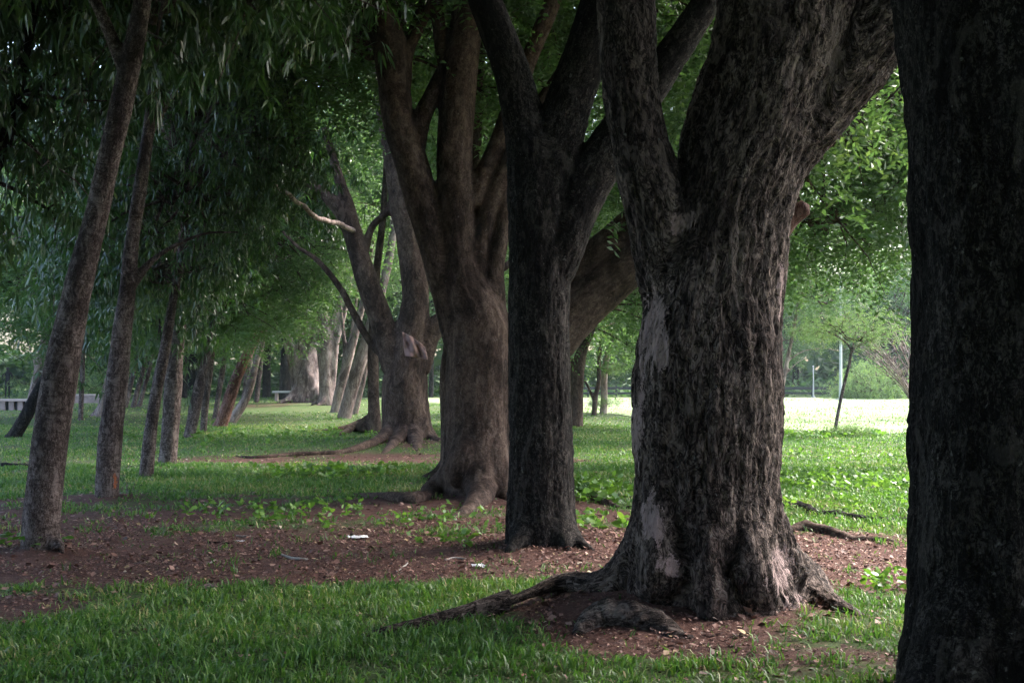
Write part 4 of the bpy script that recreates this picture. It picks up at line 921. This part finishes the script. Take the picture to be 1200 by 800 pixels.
# ------------------------------------------------------------------ person
M['cloth_black'] = simple('black_clothing', (.012, .012, .014), .9, .2, 20); M['skin'] = simple('skin', (.16, .09, .06), .6, .1, 10)
def person(x, y, z, s=1.0, yaw=0.0):
    J = {'pel': (0, 0, .95, .135), 'waist': (0, 0, 1.10, .12), 'chest': (0, .01, 1.32, .15), 'neckb': (0, 0, 1.46, .075), 'neck': (0, 0, 1.51, .052), 'head': (0, -.015, 1.60, .085), 'crown': (0, -.01, 1.69, .07),
         'sl': (-.18, 0, 1.41, .062), 'el': (-.30, .03, 1.17, .046), 'wl': (-.26, -.16, 1.02, .032), 'hl': (-.23, -.24, 1.01, .034),
         'sr': (.18, 0, 1.41, .062), 'er': (.25, .03, 1.13, .046), 'wr': (.24, -.02, .88, .032), 'hr': (.24, -.04, .79, .034),
         'hipl': (-.09, 0, .88, .095), 'kl': (-.10, -.02, .49, .062), 'al': (-.11, .02, .09, .042), 'tl': (-.12, -.14, .035, .036),
         'hipr': (.09, 0, .88, .095), 'kr': (.08, -.02, .49, .062), 'ar': (.07, .02, .09, .042), 'tr': (.07, -.14, .035, .036)}
    Eg = [('pel', 'waist'), ('waist', 'chest'), ('chest', 'neckb'), ('neckb', 'neck'), ('neck', 'head'), ('head', 'crown'), ('chest', 'sl'), ('sl', 'el'), ('el', 'wl'), ('wl', 'hl'), ('chest', 'sr'), ('sr', 'er'), ('er', 'wr'), ('wr', 'hr'),
          ('pel', 'hipl'), ('hipl', 'kl'), ('kl', 'al'), ('al', 'tl'), ('pel', 'hipr'), ('hipr', 'kr'), ('kr', 'ar'), ('ar', 'tr')]
    nm = list(J); me = bpy.data.meshes.new('person'); me.from_pydata([J[k][:3] for k in nm], [(nm.index(a), nm.index(b)) for a, b in Eg], [])
    o = bpy.data.objects.new('person', me); C.objects.link(o)
    o.modifiers.new('s', 'SKIN'); me.skin_vertices or None
    sv = me.skin_vertices[0].data
    for k, n_ in enumerate(nm): sv[k].radius = (J[n_][3], J[n_][3] * .85)
    sv[0].use_root = True
    sb = o.modifiers.new('u', 'SUBSURF'); sb.levels = sb.render_levels = 2
    me.materials.append(M['cloth_black'])
    o.location = (x, y, z); o.rotation_euler.z = yaw; o.scale = (s, s, s)
    tag(o, 'person in black clothes standing beyond the little wall, one arm bent', 'person')
    mb = MB(); a = np.linspace(0, 6.283, 14, endpoint=False); V = []
    for t in np.linspace(0, 1, 8):
        rr_ = .098 * math.sin(math.pi * (.12 + .80 * t)) ** .6; 
        for q in a: V.append((math.cos(q) * rr_, math.sin(q) * rr_ + .012, 1.60 + .125 * t - .01))
    i, j = np.meshgrid(np.arange(7), np.arange(14), indexing='ij'); b = (i * 14 + j).ravel(); b2 = (i * 14 + (j + 1) % 14).ravel()
    mb.add(V, np.stack([b, b2, b2 + 14, b + 14], 1)); h = link('hair', mb.mesh('hair', [M['cloth_black']]), o)
person((9 - CX) / F * 77.5, 77.5, 0, .98, .5)

# ================================================================== AIR, SKY, LIGHT, CAMERA
m, nt, out = newmat('pale_air'); vol = node(nt, 'ShaderNodeVolumePrincipled', Density=.00028, Anisotropy=.25); vol.inputs['Color'].default_value = (.72, .88, 1.0, 1)
nt.links.new(vol.outputs[0], out.inputs['Volume'])
mb = MB(); mb.box((0, 55, 12.25), (340, 190, 27.5)); hz = link('haze', mb.mesh('haze', [m], False)); hz['kind'] = 'stuff'; hz['label'] = 'thin pale haze in the air'

SUN_EL, SUN_AZ = 48.0, 62.0      # azimuth clockwise from the view direction
wd = bpy.data.worlds.new('World'); bpy.context.scene.world = wd; wd.use_nodes = True
nt = wd.node_tree; bg = nt.nodes['Background']; sky = nt.nodes.new('ShaderNodeTexSky'); sky.sky_type = 'NISHITA'; sky.sun_disc = False
sky.sun_elevation = R(SUN_EL); sky.sun_rotation = R(SUN_AZ); sky.dust_density = 4.0; sky.air_density = 1.0; sky.ozone_density = 1.0
nt.links.new(sky.outputs[0], bg.inputs[0]); bg.inputs[1].default_value = .15
sl = bpy.data.lights.new('sun', 'SUN'); sl.energy = 1.5; sl.angle = R(12); sl.color = (1, .96, .91)
so = bpy.data.objects.new('sun', sl); C.objects.link(so)
dv = Vector((math.sin(R(SUN_AZ)) * math.cos(R(SUN_EL)), math.cos(R(SUN_AZ)) * math.cos(R(SUN_EL)), math.sin(R(SUN_EL))))
so.rotation_euler = dv.to_track_quat('Z', 'Y').to_euler(); so.location = dv * 60

cam = bpy.data.cameras.new('camera'); cam.sensor_width = 36; cam.lens = F / 1200 * 36; cam.shift_y = 32 / 1200; cam.clip_end = 1500; cam.clip_start = .1
co = bpy.data.objects.new('camera', cam); C.objects.link(co); co.location = (0, 0, CAMZ); co.rotation_euler = (R(90), 0, 0)
sc = bpy.context.scene; sc.camera = co
sc.view_settings.view_transform = 'Standard'; sc.view_settings.look = 'None'; sc.view_settings.gamma = 1; sc.view_settings.exposure = 2.85
cy = sc.cycles; cy.max_bounces = 6; cy.diffuse_bounces = 4; cy.glossy_bounces = 2; cy.transmission_bounces = 4; cy.volume_bounces = 1; cy.transparent_max_bounces = 4
cy.sample_clamp_indirect = 6; cy.caustics_reflective = False; cy.caustics_refractive = False; cy.use_denoising = True
